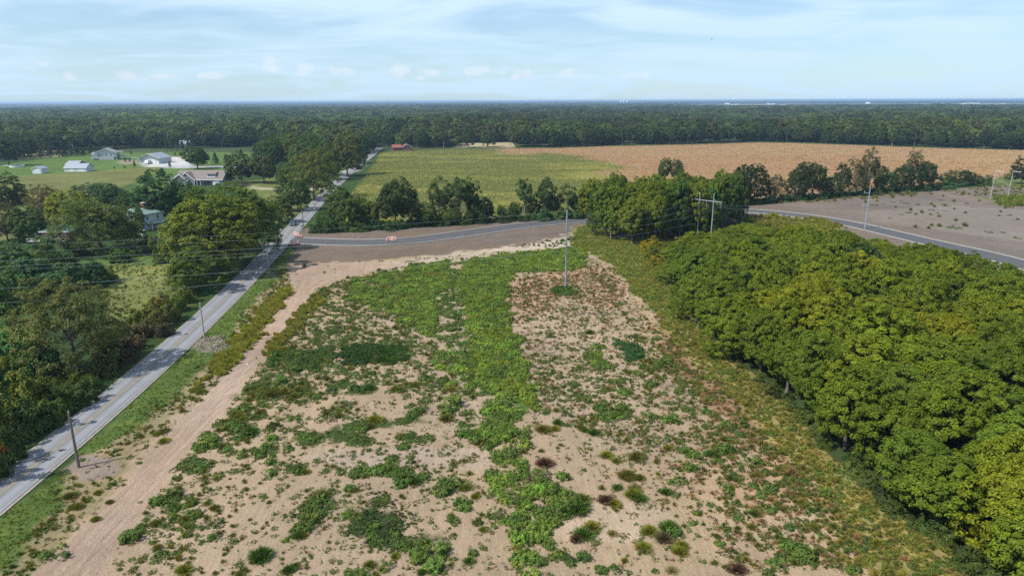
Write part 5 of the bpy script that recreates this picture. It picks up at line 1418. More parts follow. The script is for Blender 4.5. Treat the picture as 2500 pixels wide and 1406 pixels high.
M['red_roof'] = simple('red_roof', (0.26, 0.09, 0.07), 0.85, 0.15, 1.0)
M['dark_in'] = simple('dark_opening', (0.02, 0.02, 0.022), 0.9, 0.1, 1.0)  # near-black colour standing in for the shade inside openings
M['galv'] = simple('galvanised_steel', (0.34, 0.385, 0.45), 0.45, 0.08, 0.8, metal=0.25)
M['galv_dull'] = simple('weathered_steel_pole', (0.46, 0.46, 0.42), 0.6, 0.12, 0.8)
M['wood_pole'] = simple('weathered_wood', (0.16, 0.135, 0.115), 0.9, 0.25, 3.0)
M['sunlit_wood_pole'] = simple('sunlit_weathered_wood', (0.36, 0.34, 0.31), 0.9, 0.2, 3.0)  # pole wood again, with its sunlit pale grey put into the colour
M['wire'] = simple('bare_wire', (0.42, 0.45, 0.46), 0.4, 0.05, 1.0, metal=0.2)
M['orange'] = simple('safety_orange', (0.88, 0.13, 0.015), 0.5, 0.06, 4.0)
M['reflect_white'] = simple('reflective_white', (0.72, 0.69, 0.67), 0.4, 0.04, 4.0)
M['rubber'] = simple('rubber', (0.02, 0.02, 0.02), 0.85, 0.2, 4.0)
M['rock'] = simple('pale_rock', (0.38, 0.34, 0.31), 0.9, 0.3, 1.5, bump=0.5)
M['pool_water'] = simple('pool_water', (0.10, 0.30, 0.36), 0.05, 0.03, 1.0, spec=0.7)
M['steel_rim'] = simple('wheel_rim', (0.42, 0.42, 0.43), 0.35, 0.05, 3.0, metal=0.6)
M['lamp'] = simple('headlight_lens', (0.78, 0.80, 0.82), 0.15, 0.02, 2.0, spec=0.8)
def paint(name, c): return simple(name, c, 0.25, 0.03, 1.0, spec=0.6)


def house(name, label, loc, rz, W, D, wh, rise, ridge, wall, roof, over=0.5, cat='house', group=None, th=0.25):
    e = empty(name, loc, rz); tag(e, label, cat, group)
    hw, hd = W / 2, D / 2
    mb = MB()
    if ridge == 'y':
        mb.extrude([(-hw, -0.2), (hw, -0.2), (hw, wh), (0, wh + rise), (-hw, wh)], -hd, hd, 'y')
        s = rise / hw; o = over
        pr = [(-hw - o, wh - o * s + 0.02), (0, wh + rise + 0.02), (hw + o, wh - o * s + 0.02), (hw + o, wh - o * s + th), (0, wh + rise + th), (-hw - o, wh - o * s + th)]
        rf = MB().extrude(pr, -hd - o, hd + o, 'y')
    elif ridge == 'x':
        mb.extrude([(-hd, -0.2), (hd, -0.2), (hd, wh), (0, wh + rise), (-hd, wh)], -hw, hw, 'x')
        s = rise / hd; o = over
        pr = [(-hd - o, wh - o * s + 0.02), (0, wh + rise + 0.02), (hd + o, wh - o * s + 0.02), (hd + o, wh - o * s + th), (0, wh + rise + th), (-hd - o, wh - o * s + th)]
        rf = MB().extrude(pr, -hw - o, hw + o, 'x')
    else:   # hip
        mb.box(-hw, hw, -hd, hd, -0.2, wh)
        o = over; a = [(-hw - o, -hd - o, wh), (hw + o, -hd - o, wh), (hw + o, hd + o, wh), (-hw - o, hd + o, wh)]
        if W > D: r0, r1 = (-hw + hd, 0, wh + rise), (hw - hd, 0, wh + rise)
        else: r0, r1 = (0, -hd + hw, wh + rise), (0, hd - hw, wh + rise)
        rf = MB(); up = lambda p: (p[0], p[1], p[2] + 0.2)
        A = [up(p) for p in a]
        if W > D:
            rf.poly([A[0], A[1], r1, r0]); rf.poly([A[1], A[2], r1]); rf.poly([A[2], A[3], r0, r1]); rf.poly([A[3], A[0], r0])
        else:
            rf.poly([A[0], A[1], r0]); rf.poly([A[1], A[2], r1, r0]); rf.poly([A[2], A[3], r1]); rf.poly([A[3], A[0], r0, r1])
        for i in range(4):
            j = (i + 1) % 4; rf.poly([a[i], a[j], A[j], A[i]])
        rf.poly(a[::-1])
    mb.build('wall', wall, e); r = rf.build('roof', roof, e)
    # white fascia along the front gable or eave
    if ridge == 'y':
        s = rise / hw; o = over
        for sg in (-1, 1):
            f = MB(); y = -hd - o - 0.06
            f.poly([(sg * (hw + o), y, wh - o * s - 0.12), (0, y, wh + rise - 0.12), (0, y, wh + rise + th + 0.03), (sg * (hw + o), y, wh - o * s + th + 0.03)])
            f.poly([(sg * (hw + o), y + .05, wh - o * s - 0.12), (0, y + .05, wh + rise - 0.12), (0, y + .05, wh + rise + th + 0.03), (sg * (hw + o), y + .05, wh - o * s + th + 0.03)][::-1])
            f.build('fascia', M['white_trim'], r)
    elif ridge == 'x':
        s = rise / hd; MB().box(-hw - over, hw + over, -hd - over - 0.06, -hd - over - 0.01, wh - over * s - 0.15, wh - over * s + th).build('fascia', M['white_trim'], r)
    else:
        MB().box(-hw - over, hw + over, -hd - over - 0.06, -hd - over - 0.01, wh - 0.08, wh + 0.22).build('fascia', M['white_trim'], r)
    e['W'] = W; e['D'] = D
    return e


def opening(e, side, u, z, w, h, kind='window', mat=None, frame=True):
    """window / door on side f(ront), l(eft), r(ight): u along the wall, z sill height"""
    hw, hd = e['W'] / 2, e['D'] / 2
    def bx(u0, u1, z0, z1, d0, d1):
        if side == 'f': return MB().box(u0, u1, -hd - d1, -hd - d0, z0, z1)
        if side == 'r': return MB().box(hw + d0, hw + d1, u0, u1, z0, z1)
        return MB().box(-hw - d1, -hw - d0, u0, u1, z0, z1)
    if kind == 'window':
        fr = bx(u - w / 2 - .12, u + w / 2 + .12, z - .12, z + h + .12, -0.02, 0.06).build('window', M['white_trim'], e)
        for k in (-1, 1):
            bx(u + k * w / 4 - w / 4 + .04, u + k * w / 4 + w / 4 - .04, z, z + h, 0.05, 0.08).build('pane', M['glass'], fr)
    else:
        fr = bx(u - w / 2 - .15, u + w / 2 + .15, z, z + h + .15, -0.02, 0.06).build('door_frame', M['white_trim'], e)
        pn = bx(u - w / 2, u + w / 2, z, z + h, 0.05, 0.10).build('door', mat or M['white_door'], e)
        if w > 2 and mat is None:
            for k in range(1, 4):
                bx(u - w / 2 + .05, u + w / 2 - .05, z + h * k / 4 - .03, z + h * k / 4 + .03, 0.095, 0.115).build('door_rail', M['pale_siding'], pn)


# grey two-storey gabled house at the far left
e = house('gabled_house', 'grey gabled house with porch on the lawn, farthest left of the large houses', P(264, 389), 0.30, 15.5, 12, 5.2, 3.6, 'y', M['grey_siding'], M['grey_shingle'])
for u, z in ((-4.6, 3.4), (0.4, 3.2), (3.6, 3.4)): opening(e, 'f', u, z, 1.1, 1.2)
opening(e, 'f', 6.4, 0.2, 1.2, 2.2, 'door', M['dark_in']); opening(e, 'r', -2, 3.2, 1.6, 1.2)
MB().box(7.8, 11.6, -6, 3, 2.5, 2.7).build('deck', M['brown_shingle'], e)
for yy in (-5.8, -1.5, 2.8): MB().box(11.3, 11.5, yy, yy + .2, 0, 5.6).build('post', M['white_trim'], e)
MB().extrude([(-7.2, 5.9), (3.6, 5.9), (3.6, 6.1), (-7.2, 6.1)], 7.9, 12, 'x').build('porch_roof', M['grey_shingle'], e)
MB().box(-10.8, -7.8, -3, 5, -0.2, 3.9).build('side_wing', M['grey_siding'], e)
MB().extrude([(-3.5, 3.9), (1, 5.2), (5.5, 3.9), (5.5, 4.15), (1, 5.45), (-3.5, 4.15)], -11.2, -7.8, 'x').build('wing_roof', M['grey_shingle'], e)
# pale barn
e = house('pole_barn', 'pale grey barn with white overhead doors on a concrete apron', P(381, 398), -0.10, 15.5, 16, 4.0, 3.3, 'y', M['grey_siding'], M['metal_roof'], cat='barn')
opening(e, 'f', -1.6, 0, 3.1, 3.0, 'door'); opening(e, 'f', 3.6, 0, 3.1, 3.0, 'door'); opening(e, 'f', 6.6, 0, 1.1, 2.3, 'door')
MB().extrude([(-8.6, 3.45), (0, 7.0), (8.6, 3.45), (8.6, 3.7), (0, 7.25), (-8.6, 3.7)], -9.4, -8.6, 'y').build('porch_roof', M['grey_shingle'], e)
MB().box(-13.5, -8.0, -3, 5, 2.6, 2.85).build('lean_to_roof', M['metal_roof'], e)
for yy in (-2.8, 4.6): MB().box(-13.3, -13.1, yy, yy + .2, 0, 2.6).build('post', M['white_trim'], e)
# small white garage, long shed
e = house('garage', 'small pale garage with one wide white door beyond the cornfield', P(99, 423), 0.05, 5.8, 7, 3.0, 1.5, 'y', M['pale_siding'], M['metal_roof'], cat='garage', over=0.3)
opening(e, 'f', 0.35, 0, 4.0, 2.5, 'door'); opening(e, 'l', 0, 1.2, 1.0, 1.0)
e = house('long_shed', 'long low shed with blue-grey metal roof and two white doors', P(194, 418), -0.03, 15, 8, 2.6, 2.4, 'x', M['pale_siding'], M['metal_roof'], cat='shed', over=0.4)
opening(e, 'f', -2.4, 0, 3.2, 2.0, 'door'); opening(e, 'f', 4.2, 0, 4.2, 2.0, 'door')
MB().extrude([(-0.5, 4.1), (5, 6.2), (10.5, 4.1), (10.5, 4.35), (5, 6.5), (-0.5, 4.35)], -9.5, -0.5, 'x').build('rear_roof', M['metal_roof'], e)
MB().box(-9.0, -1.0, 0.5, 9.5, 0, 4.2).build('rear_wing', M['pale_siding'], e)
# big brown-roofed house
e = house('brown_roofed_house', 'long blue-grey house with brown roof, twin white-trimmed gables and garage wing', P(500, 449), -0.08, 27, 11, 3.2, 4.2, 'x', M['blue_grey_siding'], M['brown_shingle'])
for (x0, w, d, hh) in ((-9.5, 9.0, 3.2, 3.1), (-6.6, 9.6, 1.6, 3.9)):
    g = MB().extrude([(x0 - w / 2, 0), (x0 + w / 2, 0), (x0 + w / 2, 2.9), (x0, 2.9 + hh), (x0 - w / 2, 2.9)], -5.5 - d, -4.5, 'y').build('front_gable', M['blue_grey_siding'], e)
    s = hh / (w / 2)
    MB().extrude([(x0 - w / 2 - .4, 2.9 - .4 * s + .03), (x0, 2.93 + hh), (x0 + w / 2 + .4, 2.9 - .4 * s + .03), (x0 + w / 2 + .4, 3.2 - .4 * s), (x0, 3.2 + hh), (x0 - w / 2 - .4, 3.2 - .4 * s)], -5.9 - d, -1.0, 'y').build('gable_roof', M['brown_shingle'], e)
    for sg in (-1, 1):
        MB().poly([(x0 + sg * (w / 2 + .4), -5.95 - d, 2.72 - .4 * s), (x0, -5.95 - d, 2.72 + hh), (x0, -5.95 - d, 3.26 + hh), (x0 + sg * (w / 2 + .4), -5.95 - d, 3.26 - .4 * s)]).build('fascia', M['white_trim'], g)
    fr = MB().box(x0 - .9, x0 + .9, -5.6 - d, -5.5 - d + .02, 1.0, 2.4).build('window', M['white_trim'], e)
    for k in (-1, 1): MB().box(x0 + k * .42 - .36, x0 + k * .42 + .36, -5.63 - d, -5.6 - d, 1.1, 2.3).build('pane', M['glass'], fr)
opening(e, 'f', 4.8, 0, 4.8, 2.4, 'door', M['dark_in']); opening(e, 'f', 9.8, 0, 3.4, 2.4, 'door')  # first one is no door leaf: dark panel paints the open garage's shaded inside
MB().box(-2.4, 1.6, -7.4, -5.4, 2.6, 2.85).build('porch_roof', M['grey_shingle'], e)
for u in (-2.2, -0.6, 1.4): MB().box(u, u + .18, -7.3, -7.1, 0, 2.6).build('post', M['white_trim'], e)
d = MB().box(4.4, 9.0, -4.4, -0.5, 4.2, 6.0).build('dormer', M['white_trim'], e)
for u in (5.2, 6.7, 8.2): MB().box(u - .45, u + .45, -4.46, -4.39, 4.75, 5.6).build('window', M['glass'], d)
MB().extrude([(-4.9, 5.9), (-0.2, 7.0), (-0.2, 7.25), (-4.9, 6.15)], 4.1, 9.3, 'x').build('dormer_roof', M['brown_shingle'], e)
opening(e, 'r', -2.4, 0.9, 1.2, 1.3); opening(e, 'r', 1.4, 0.9, 1.2, 1.3)
# green-roofed house with chimney
e = house('green_roofed_house', 'two-storey pale blue house with green hip roof and brick chimney among trees', P(347, 556), -0.35, 12, 9, 5.6, 2.0, 'hip', M['pale_siding'], M['green_shingle'])
ch = MB().box(1.2, 2.6, -0.4, 0.8, 5.8, 9.2).build('chimney', M['brick'], e); MB().box(1.05, 2.75, -0.55, 0.95, 9.2, 9.45).build('chimney_cap', M['concrete'], ch)
for u in (1.0, 3.0, 4.8): opening(e, 'f', u, 3.6, 0.9, 1.3)
for u in (-2.5, 2.0): opening(e, 'r', u, 3.6, 0.9, 1.3)
MB().box(6.0, 9.0, -3.5, 2.5, 2.5, 2.7).build('porch_roof', M['green_shingle'], e)
for yy in (-3.3, 2.1): MB().box(8.6, 8.8, yy, yy + .2, 0, 2.5).build('post', M['white_trim'], e)
# brick house with white deck rail
e = house('brick_house', 'low brick house with dark green roof and white-railed terrace, half hidden by trees', P(157, 589), 0.0, 9, 8, 3.9, 1.9, 'hip', M['brick'], M['dark_green_shingle'])
for u in (-2.6, 0.2): opening(e, 'f', u, 2.0, 1.5, 0.9)
opening(e, 'f', 2.8, 2.0, 1.2, 0.9)
MB().box(-7.5, 4.5, -7.0, -4.02, 1.15, 1.35).build('terrace', M['concrete'], e); MB().box(-7.3, 4.3, -6.6, -4.02, 0, 1.14).build('terrace_shade', M['dark_in'], e)  # near-black box puts the shade under the terrace into colour
rl = MB(); rl.box(-7.5, 4.5, -7.02, -6.95, 2.2, 2.3); rl.build('handrail', M['white_trim'], e)
for k in range(9): MB().box(-7.5 + k * 1.48, -7.4 + k * 1.48, -7.0, -6.93, 1.36, 2.2).build('rail_post', M['white_trim'], e)
# other far buildings
e = house('red_house', 'small brick-red house at the end of the green crop field by the road', P(993, 367), 0.25, 10, 9, 2.8, 3.0, 'y', M['brick'], M['red_roof'], over=0.4)
opening(e, 'f', 0, 3.1, 0.9, 0.9); opening(e, 'f', -2.5, 0.8, 1.2, 1.2)
MB().extrude([(-4.5, 2.6), (0, 5.2), (4.5, 2.6), (4.5, 2.85), (0, 5.45), (-4.5, 2.85)], -14, -5.2, 'x').build('wing_roof', M['red_roof'], e); MB().box(-13.6, -5.05, -4, 4, 0, 2.6).build('side_wing', M['brick'], e)
e = house('white_house', 'long white house behind the row of spruces', P(441, 360), 0.1, 19, 9, 3.6, 3.2, 'x', M['white_trim'], M['pale_siding'])
for u in (-6, -1, 5): opening(e, 'f', u, 1.0, 1.4, 1.4)
e = house('white_roofed_house', 'white-roofed house glimpsed in the woods above the gabled house', P(247, 353), 0.6, 11, 8, 3.2, 3.4, 'x', M['white_trim'], M['white_trim'])
opening(e, 'f', 0, 1.0, 1.4, 1.2)
for (x, y, w, dd, hh, lb) in [(2370, 254.2, 150, 60, 9, 'very long white shed on the hazy horizon at far right'), (1882, 255.5, 70, 50, 9, 'white farm shed on the horizon, widest near the centre right'), (1775, 256.2, 40, 40, 14, 'white gabled farm building on the hazy horizon'),
                              (2118, 256.5, 26, 30, 22, 'tall narrow white farm building on the horizon'), (1795, 256.8, 60, 40, 7, 'low white shed just right of the gabled horizon building'), (2443, 255.5, 50, 40, 8, 'white farm shed on the horizon near the right border')]:
    house('farm_building', lb, P(x, y), 0.0, w, dd, hh * 0.6, hh * 0.4, 'x', M['white_trim'], M['white_trim'], over=1.0, cat='building', group='white farm buildings on the horizon')
for k, x in enumerate((1516, 1523, 1531)):
    p = P(x, 253.4); o = MB().lathe([(14, 0), (14, 38), (9, 44), (1, 47)], 12).build('grain_silo', M['white_trim']); o.location = p
    tag(o, ('leftmost', 'middle', 'rightmost')[k] + ' of three pale silos on the hazy horizon', 'silo', 'silos on the horizon')
# above-ground pool
e = empty('round_pool', P(42, 408)); tag(e, 'round above-ground pool with pale deck on the left lawn', 'pool')
MB().lathe([(4.6, 0), (4.6, 1.15), (4.45, 1.15), (4.45, 1.0)], 24).build('pool_wall', M['pale_siding'], e)
MB().poly([(4.5 * math.cos(i * .2618), 4.5 * math.sin(i * .2618), 1.06) for i in range(24)]).build('water', M['pool_water'], e)
MB().box(-9.5, -4.7, -2.2, 2.0, 0.9, 1.05).build('deck', M['concrete'], e)
# white garden pergola and rail by the barn
e = empty('pergola', P(311, 388)); tag(e, 'small white pergola on the lawn left of the pale barn', 'pergola')
for x in (-1.2, 1.2):
    for y in (-1, 1): MB().box(x - .09, x + .09, y - .09, y + .09, 0, 2.6).build('post', M['white_trim'], e)
MB().box(-1.5, 1.5, -1.3, -1.1, 2.6, 2.8).build('beam', M['white_trim'], e); MB().box(-1.5, 1.5, 1.1, 1.3, 2.6, 2.8).build('beam', M['white_trim'], e)
for k in range(6): MB().box(-1.4 + k * .52, -1.28 + k * .52, -1.5, 1.5, 2.8, 2.92).build('slat', M['white_trim'], e)
e = empty('white_fence', P(325, 388)); tag(e, 'short white post and rail fence between pergola and barn', 'fence')
for k in range(5): MB().box(-3.6 + k * 1.8, -3.46 + k * 1.8, -.07, .07, 0, 1.2).build('post', M['white_trim'], e)
for z in (0.5, 1.0): MB().box(-3.6, 3.7, -.11, -.075, z, z + .14).build('rail', M['white_trim'], e)
# boulders on the lawn
for k in range(16):
    t = k / 15.0; p = P(343 + 40 * t, 574 + 15 * t + RG.uniform(-2, 2)); rg_ = np.random.default_rng(700 + k)
    import bmesh
    bm = bmesh.new(); bmesh.ops.create_icosphere(bm, subdivisions=2, radius=1.0)
    f_ = sph(rg_, 5)
    for v in bm.verts:
        n_ = np.array(v.co); v.co *= 1 + 0.22 * float((np.clip(f_ @ n_, 0, 1) ** 2).sum() - 0.8)
    me = bpy.data.meshes.new('boulder'); bm.to_mesh(me); bm.free(); me.materials.append(M['rock'])
    o = ob('boulder', me); s_ = RG.uniform(0.4, 0.75); o.location = (p.x, p.y, s_ * 0.35); o.scale = (s_, s_ * .8, s_ * .65); o.rotation_euler = (0, 0, RG.uniform(0, 6))
    tag(o, 'pale boulder in the rock border on the lawn by the green-roofed house', 'boulder', 'boulders of the rock border')


# ------------------------------------------------------------------ vehicles
def vehicle(name, label, loc, rz, L, W, H, col, kind='suv', cat='car'):
    """heading along local -y"""
    e = empty(name, loc, rz); tag(e, label, cat)
    pm = paint('paint_' + name, col); h = L / 2; hw = W / 2
    if kind == 'van':
        prof = [(-h, .45), (-h, 1.2), (-h + .5, 1.5), (-h + 1.0, H * .93), (-h + 1.5, H), (h - .1, H), (h, H - .3), (h, .45)]
    elif kind == 'suv':
        prof = [(-h, .45), (-h, .95), (-h + .1, 1.08), (-h + 1.15, 1.18), (h - .05, 1.2), (h, .95), (h, .45)]
    else:
        prof = [(-h, .40), (-h, .75), (-h + .1, .85), (-h + 1.2, .98), (h - .7, 1.0), (h, .92), (h, .40)]
    body = MB().extrude(prof, -hw, hw, 'x').mesh('body', pm)
    b = ob('body', body, e); bv = b.modifiers.new('b', 'BEVEL'); bv.width = 0.06; bv.segments = 2
    if kind != 'van':
        z0 = 1.17 if kind == 'suv' else 0.97
        y0, y1, y2, y3 = (-h + 1.1, -h + 1.75, h - .55, h - .08) if kind == 'suv' else (-h + 1.15, -h + 1.9, h - 1.3, h - .75)
        v = []
        for (yy, z, w) in ((y0, z0, hw - .06), (y1, H, hw - .24), (y2, H, hw - .24), (y3, z0, hw - .06)): v.append((yy, z, w))
        c = MB(); A = [(-w, yy, z) for yy, z, w in v]; B = [(w, yy, z) for yy, z, w in v]
        c.poly([A[1], B[1], B[2], A[2]]); c.poly([A[0], A[1], A[2], A[3]]); c.poly([B[3], B[2], B[1], B[0]])
        c.poly([A[0], B[0], B[1], A[1]]); c.poly([A[3], A[2], B[2], B[3]])
        cb = c.build('cabin', pm, e)
        def lerp(p, q, t): return tuple(p[i] + (q[i] - p[i]) * t for i in range(3))
        ws = MB().poly([(A[0][0] + .1, A[0][1] + .02, A[0][2] + .05), (B[0][0] - .1, B[0][1] + .02, B[0][2] + .05), (B[1][0] - .06, B[1][1] - .07, B[1][2] - .05), (A[1][0] + .06, A[1][1] - .07, A[1][2] - .05)])
        o = ws.build('windscreen', M['glass'], e); o.location = (0, -.03, .02)
        for s_, Q in ((-1, A), (1, B)):
            for (ta, tb) in ((0.06, 0.36), (0.40, 0.68), (0.72, 0.95)):
                lo = lambda t: lerp(Q[0], Q[3], t); hi = lambda t: lerp(Q[1], Q[2], t)
                a, b_, c_, d_ = lo(ta), lo(tb), hi(min(tb, .97)), hi(max(ta, .04))
                k = lambda p, q, t: tuple(lerp(p, q, t)); p = [k(a, d_, .15), k(b_, c_, .15), k(b_, c_, .88), k(a, d_, .88)]
                o = MB().poly([(x + s_ * .02, y, z) for x, y, z in p]).build('side_window', M['glass'], e)
    else:
        MB().box(-hw + .12, hw - .12, -h + .70, -h + .76, 1.55, 2.1).build('windscreen', M['glass'], e)
        for s_ in (-1, 1): MB().box(*(sorted((s_ * hw, s_ * (hw + .02)))), -h + 1.3, -h + 2.3, 1.4, 2.0).build('side_window', M['glass'], e)
    for s_ in (-1, 1):
        for yy in (-h + .85, h - .85):
            t_ = MB().tube((s_ * (hw - .22), yy, .36), (s_ * (hw + .01), yy, .36), .36, .36, 14).build('wheel', M['rubber'], e)
            MB().tube((s_ * (hw + .005), yy, .36), (s_ * (hw + .03), yy, .36), .21, .19, 10).build('rim', M['steel_rim'], t_)
        MB().box(s_ * (hw - .28) - .2, s_ * (hw - .28) + .2, -h - .03, -h + .05, .72, .92).build('headlight', M['lamp'], e)
        MB().box(s_ * (hw - .2) - .12, s_ * (hw - .2) + .12, h - .05, h + .03, .75, 1.0).build('tail_light', M['red_roof'], e)
        MB().box(*sorted((s_ * hw, s_ * (hw + .18))), -h + 1.35, -h + 1.5, 1.12, 1.28).build('mirror', pm, e)
    MB().box(-hw + .5, hw - .5, -h - .03, -h + .02, .62, .92).build('grille', M['rubber'], e)
    MB().box(-hw + .05, hw - .05, -h - .06, -h + .02, .42, .58).build('bumper', M['steel_rim'], e)
    return e


pS = P(715, 551); rd = math.atan2(-(np.interp(pS.y + 5, ysr, cxs2) - np.interp(pS.y - 5, ysr, cxs2)), 10)
sx_ = float(np.interp(pS.y, ysr, cxs2)) - RW * 0.48
vehicle('suv', 'dark blue-grey sport utility vehicle driving towards the viewer on the county road', (sx_, pS.y, 0.19), rd, 4.9, 1.95, 1.78, (0.075, 0.095, 0.13))
vehicle('camper_van', 'white camper van parked on the apron before the pale barn', P(361, 401), 0.1, 6.2, 2.2, 2.9, (0.8, 0.8, 0.8), 'van', 'van')
vehicle('red_car', 'dark red car parked beside the white camper van', P(381, 400), 1.4, 4.6, 1.8, 1.5, (0.20, 0.06, 0.05), 'car')
vehicle('blue_car', 'blue-grey car parked before the open garage of the brown-roofed house', P(531, 453), 0.2, 4.5, 1.8, 1.45, (0.10, 0.13, 0.18), 'car')
vehicle('white_car', 'white car parked on the drive beside the brick house', P(118, 571), 1.35, 4.7, 1.85, 1.6, (0.8, 0.8, 0.82), 'suv')
vehicle('dark_car', 'small dark car parked at the left corner of the gabled house', P(234, 391), 1.2, 4.4, 1.8, 1.45, (0.10, 0.11, 0.12), 'car')

# ------------------------------------------------------------------ traffic barrels, barricades, signs
def barrel_proto():
    e = empty('traffic_barrel', (0, 0, 0))
    MB().lathe([(0.33, 0.0), (0.33, 0.09), (0.25, 0.10)], 12).build('base', M['rubber'], e)
    MB().lathe([(0.245, 0.10), (0.235, 0.30), (0.225, 0.55), (0.21, 0.78), (0.20, 0.95), (0.10, 1.0)], 12).build('body', M['orange'], e)
    for z0, r0 in ((0.30, 0.242), (0.60, 0.230), (0.82, 0.216)): MB().lathe([(r0 + .004, z0), (r0, z0 + .15)], 12).build('reflective_band', M['reflect_white'], e)
    MB().tube((-.1, 0, 1.05), (.1, 0, 1.05), .025, .025, 5).build('handle', M['rubber'], e)
    return e


def copy_tree(o, parent=None):
    c = o.copy(); C.objects.link(c); c.parent = parent
    for k in list(o.children): copy_tree(k, c)
    return c


def put(proto, first, loc, rz, label, group, s=1.0):
    c = proto if first else copy_tree(proto)
    c.location = loc; c.rotation_euler = (0, 0, rz); c.scale = (s, s, s); c['label'] = label; c['group'] = group
    return c


bp = barrel_proto(); bp['category'] = 'barrel'
for i, (x, y, lb) in enumerate([(737, 582, 'orange and white barrel at the upper kerb end of the closed side road'), (732.5, 580.5, 'orange barrel wedged between barricade and kerb-end barrel at the upper corner'),
                                (729, 597.5, 'orange and white barrel rightmost at the lower kerb of the side road mouth'), (721.5, 597.5, 'orange and white barrel second from right at the lower kerb of the mouth'),
                                (713, 601, 'orange barrel at the very corner of county road and side road'), (945.5, 590.5, 'orange and white barrel left of the two striped barricades on the side road')]):
    p = P(x, y); put(bp, i == 0, (p.x, p.y, 0.175), i * 0.7, lb, 'traffic barrels', 1.15)


def barricade_proto():
    e = empty('barricade', (0, 0, 0)); e['category'] = 'barricade'
    for x in (-.75, .75):
        MB().box(x - .04, x + .04, -.04, .04, 0, 1.6).build('post', M['reflect_white'], e)
        MB().box(x - .05, x + .05, -.6, .6, 0, .06).build('foot', M['rubber'], e)
    for z in (0.42, 0.86, 1.30):
        bd = MB().box(-.95, .95, -.075, -.045, z, z + .24).build('board', M['reflect_white'], e)
        for k in range(5):
            x = -.86 + k * .38; MB().poly([(x, -.079, z + .005), (x + .17, -.079, z + .005), (x + .09 + .17, -.079, z + .235), (x + .09, -.079, z + .235)]).build('stripe', M['orange'], bd)
    return e


cp_ = barricade_proto()
for i, (x, y, rz, lb) in enumerate([(953.5, 590.5, -0.25, 'left of the two striped barricades standing across the side road'), (961.5, 589.5, -0.25, 'right of the two striped barricades standing across the side road'),
                                    (721.5, 578.5, -0.75, 'orange striped barricade nearest to the county road at the upper corner'), (728, 580.5, -0.6, 'orange striped barricade second from the county road at the upper corner'),
                                    (716.5, 600, 0.7, 'orange striped barricade at the lower corner of the side road mouth')]):
    p = P(x, y); put(cp_, i == 0, (p.x, p.y, 0.175), rz, lb, 'striped barricades')
# diamond warning sign at the left border
e = empty('warning_sign', P(8, 1129)); tag(e, 'orange diamond warning sign on a post at the left border beside the road', 'sign'); e.rotation_euler = (0, 0, 0.35)
MB().box(-.04, .04, -.03, .03, 0, 1.75).build('post', M['galv_dull'], e)
MB().poly([(0, -.06, 1.2), (.85, -.06, 2.05), (0, -.06, 2.9), (-.85, -.06, 2.05)]).poly([(0, -.035, 1.2), (-.85, -.035, 2.05), (0, -.035, 2.9), (.85, -.035, 2.05)]).build('sign_face', M['orange'], e)
e.location.z = 0.0
# mailbox
e = empty('mailbox', P(737.5, 560)); tag(e, 'small dark mailbox on a post beside the wooden utility pole', 'mailbox')
MB().box(-.06, .06, -.06, .06, 0, 1.1).build('post', M['wood_pole'], e); MB().extrude([(-.16, 1.1), (.16, 1.1), (.16, 1.3), (.08, 1.42), (-.08, 1.42), (-.16, 1.3)], -.3, .3, 'x').build('box', M['rubber'], e)

# ------------------------------------------------------------------ utility poles
def utility_pole(x, by, ty, label, mat, r=0.17, arm=False, can=False):
    p = P(x, by); h = height_at(p, ty); e = empty('utility_pole', p); tag(e, label, 'pole', 'utility poles beside the county road')
    MB().tube((0, 0, -.3), (0, 0, h), r, r * .68, 9).build('shaft', mat, e)
    MB().tube((0, 0, h), (0, 0, h + .25), .05, .03, 6).build('insulator', M['reflect_white'], e)
    if arm: MB().box(-.9, .9, -.06, .06, h - .9, h - .75).build('crossarm', M['wood_pole'], e)
    if can:
        MB().lathe([(.28, h - 2.6), (.3, h - 2.5), (.3, h - 1.7), (.22, h - 1.6)], 12, .45, 0).build('transformer', M['reflect_white'], e)
        MB().box(.1, .3, -.04, .04, h - 2.2, h - 2.1).build('bracket', M['rubber'], e)
    return e


utility_pole(193, 1142, 1006, 'dark wooden utility pole in a bare gravel patch, nearest of the road poles', M['wood_pole'], .19)
utility_pole(500, 833, 740, 'pale sunlit wooden utility pole in the round gravel patch beside the verge', M['sunlit_wood_pole'], .17)
utility_pole(656.5, 657, 592, 'wooden utility pole with white transformer on the shaded verge', M['sunlit_wood_pole'], .16, False, True)
utility_pole(742, 568, 515, 'wooden utility pole at the corner of the side road beside the mailbox', M['wood_pole'], .16, True)
for k, (x, by, ty, lb) in enumerate([(769, 523, 493, 'utility pole first beyond the side road corner on the road shoulder'), (797, 505, 466, 'utility pole at the mouth of the tan driveway'), (833, 461, 443, 'utility pole between driveway and gravel pull-in'),
                                     (863, 437, 418, 'utility pole opposite the gravel pull-in'), (880, 415, 403, 'utility pole near the far end of the road'), (895, 409, 386, 'tall utility pole near the end of the crop field'), (908, 385, 366, 'utility pole where the road enters the woods')]):
    utility_pole(x, by, ty, lb, M['sunlit_wood_pole'], .15, k % 2 == 0)

# ------------------------------------------------------------------ steel line structures
def arm(e, z, dx, dy, L=1.7):
    MB().tube((0, 0, z), (dx * L, dy * L, z + .25), .13, .07, 7).build('arm', M['galv'], e)
    MB().tube((dx * L, dy * L, z + .2), (dx * L, dy * L, z + .85), .07, .05, 7).build('insulator', M['reflect_white'], e)


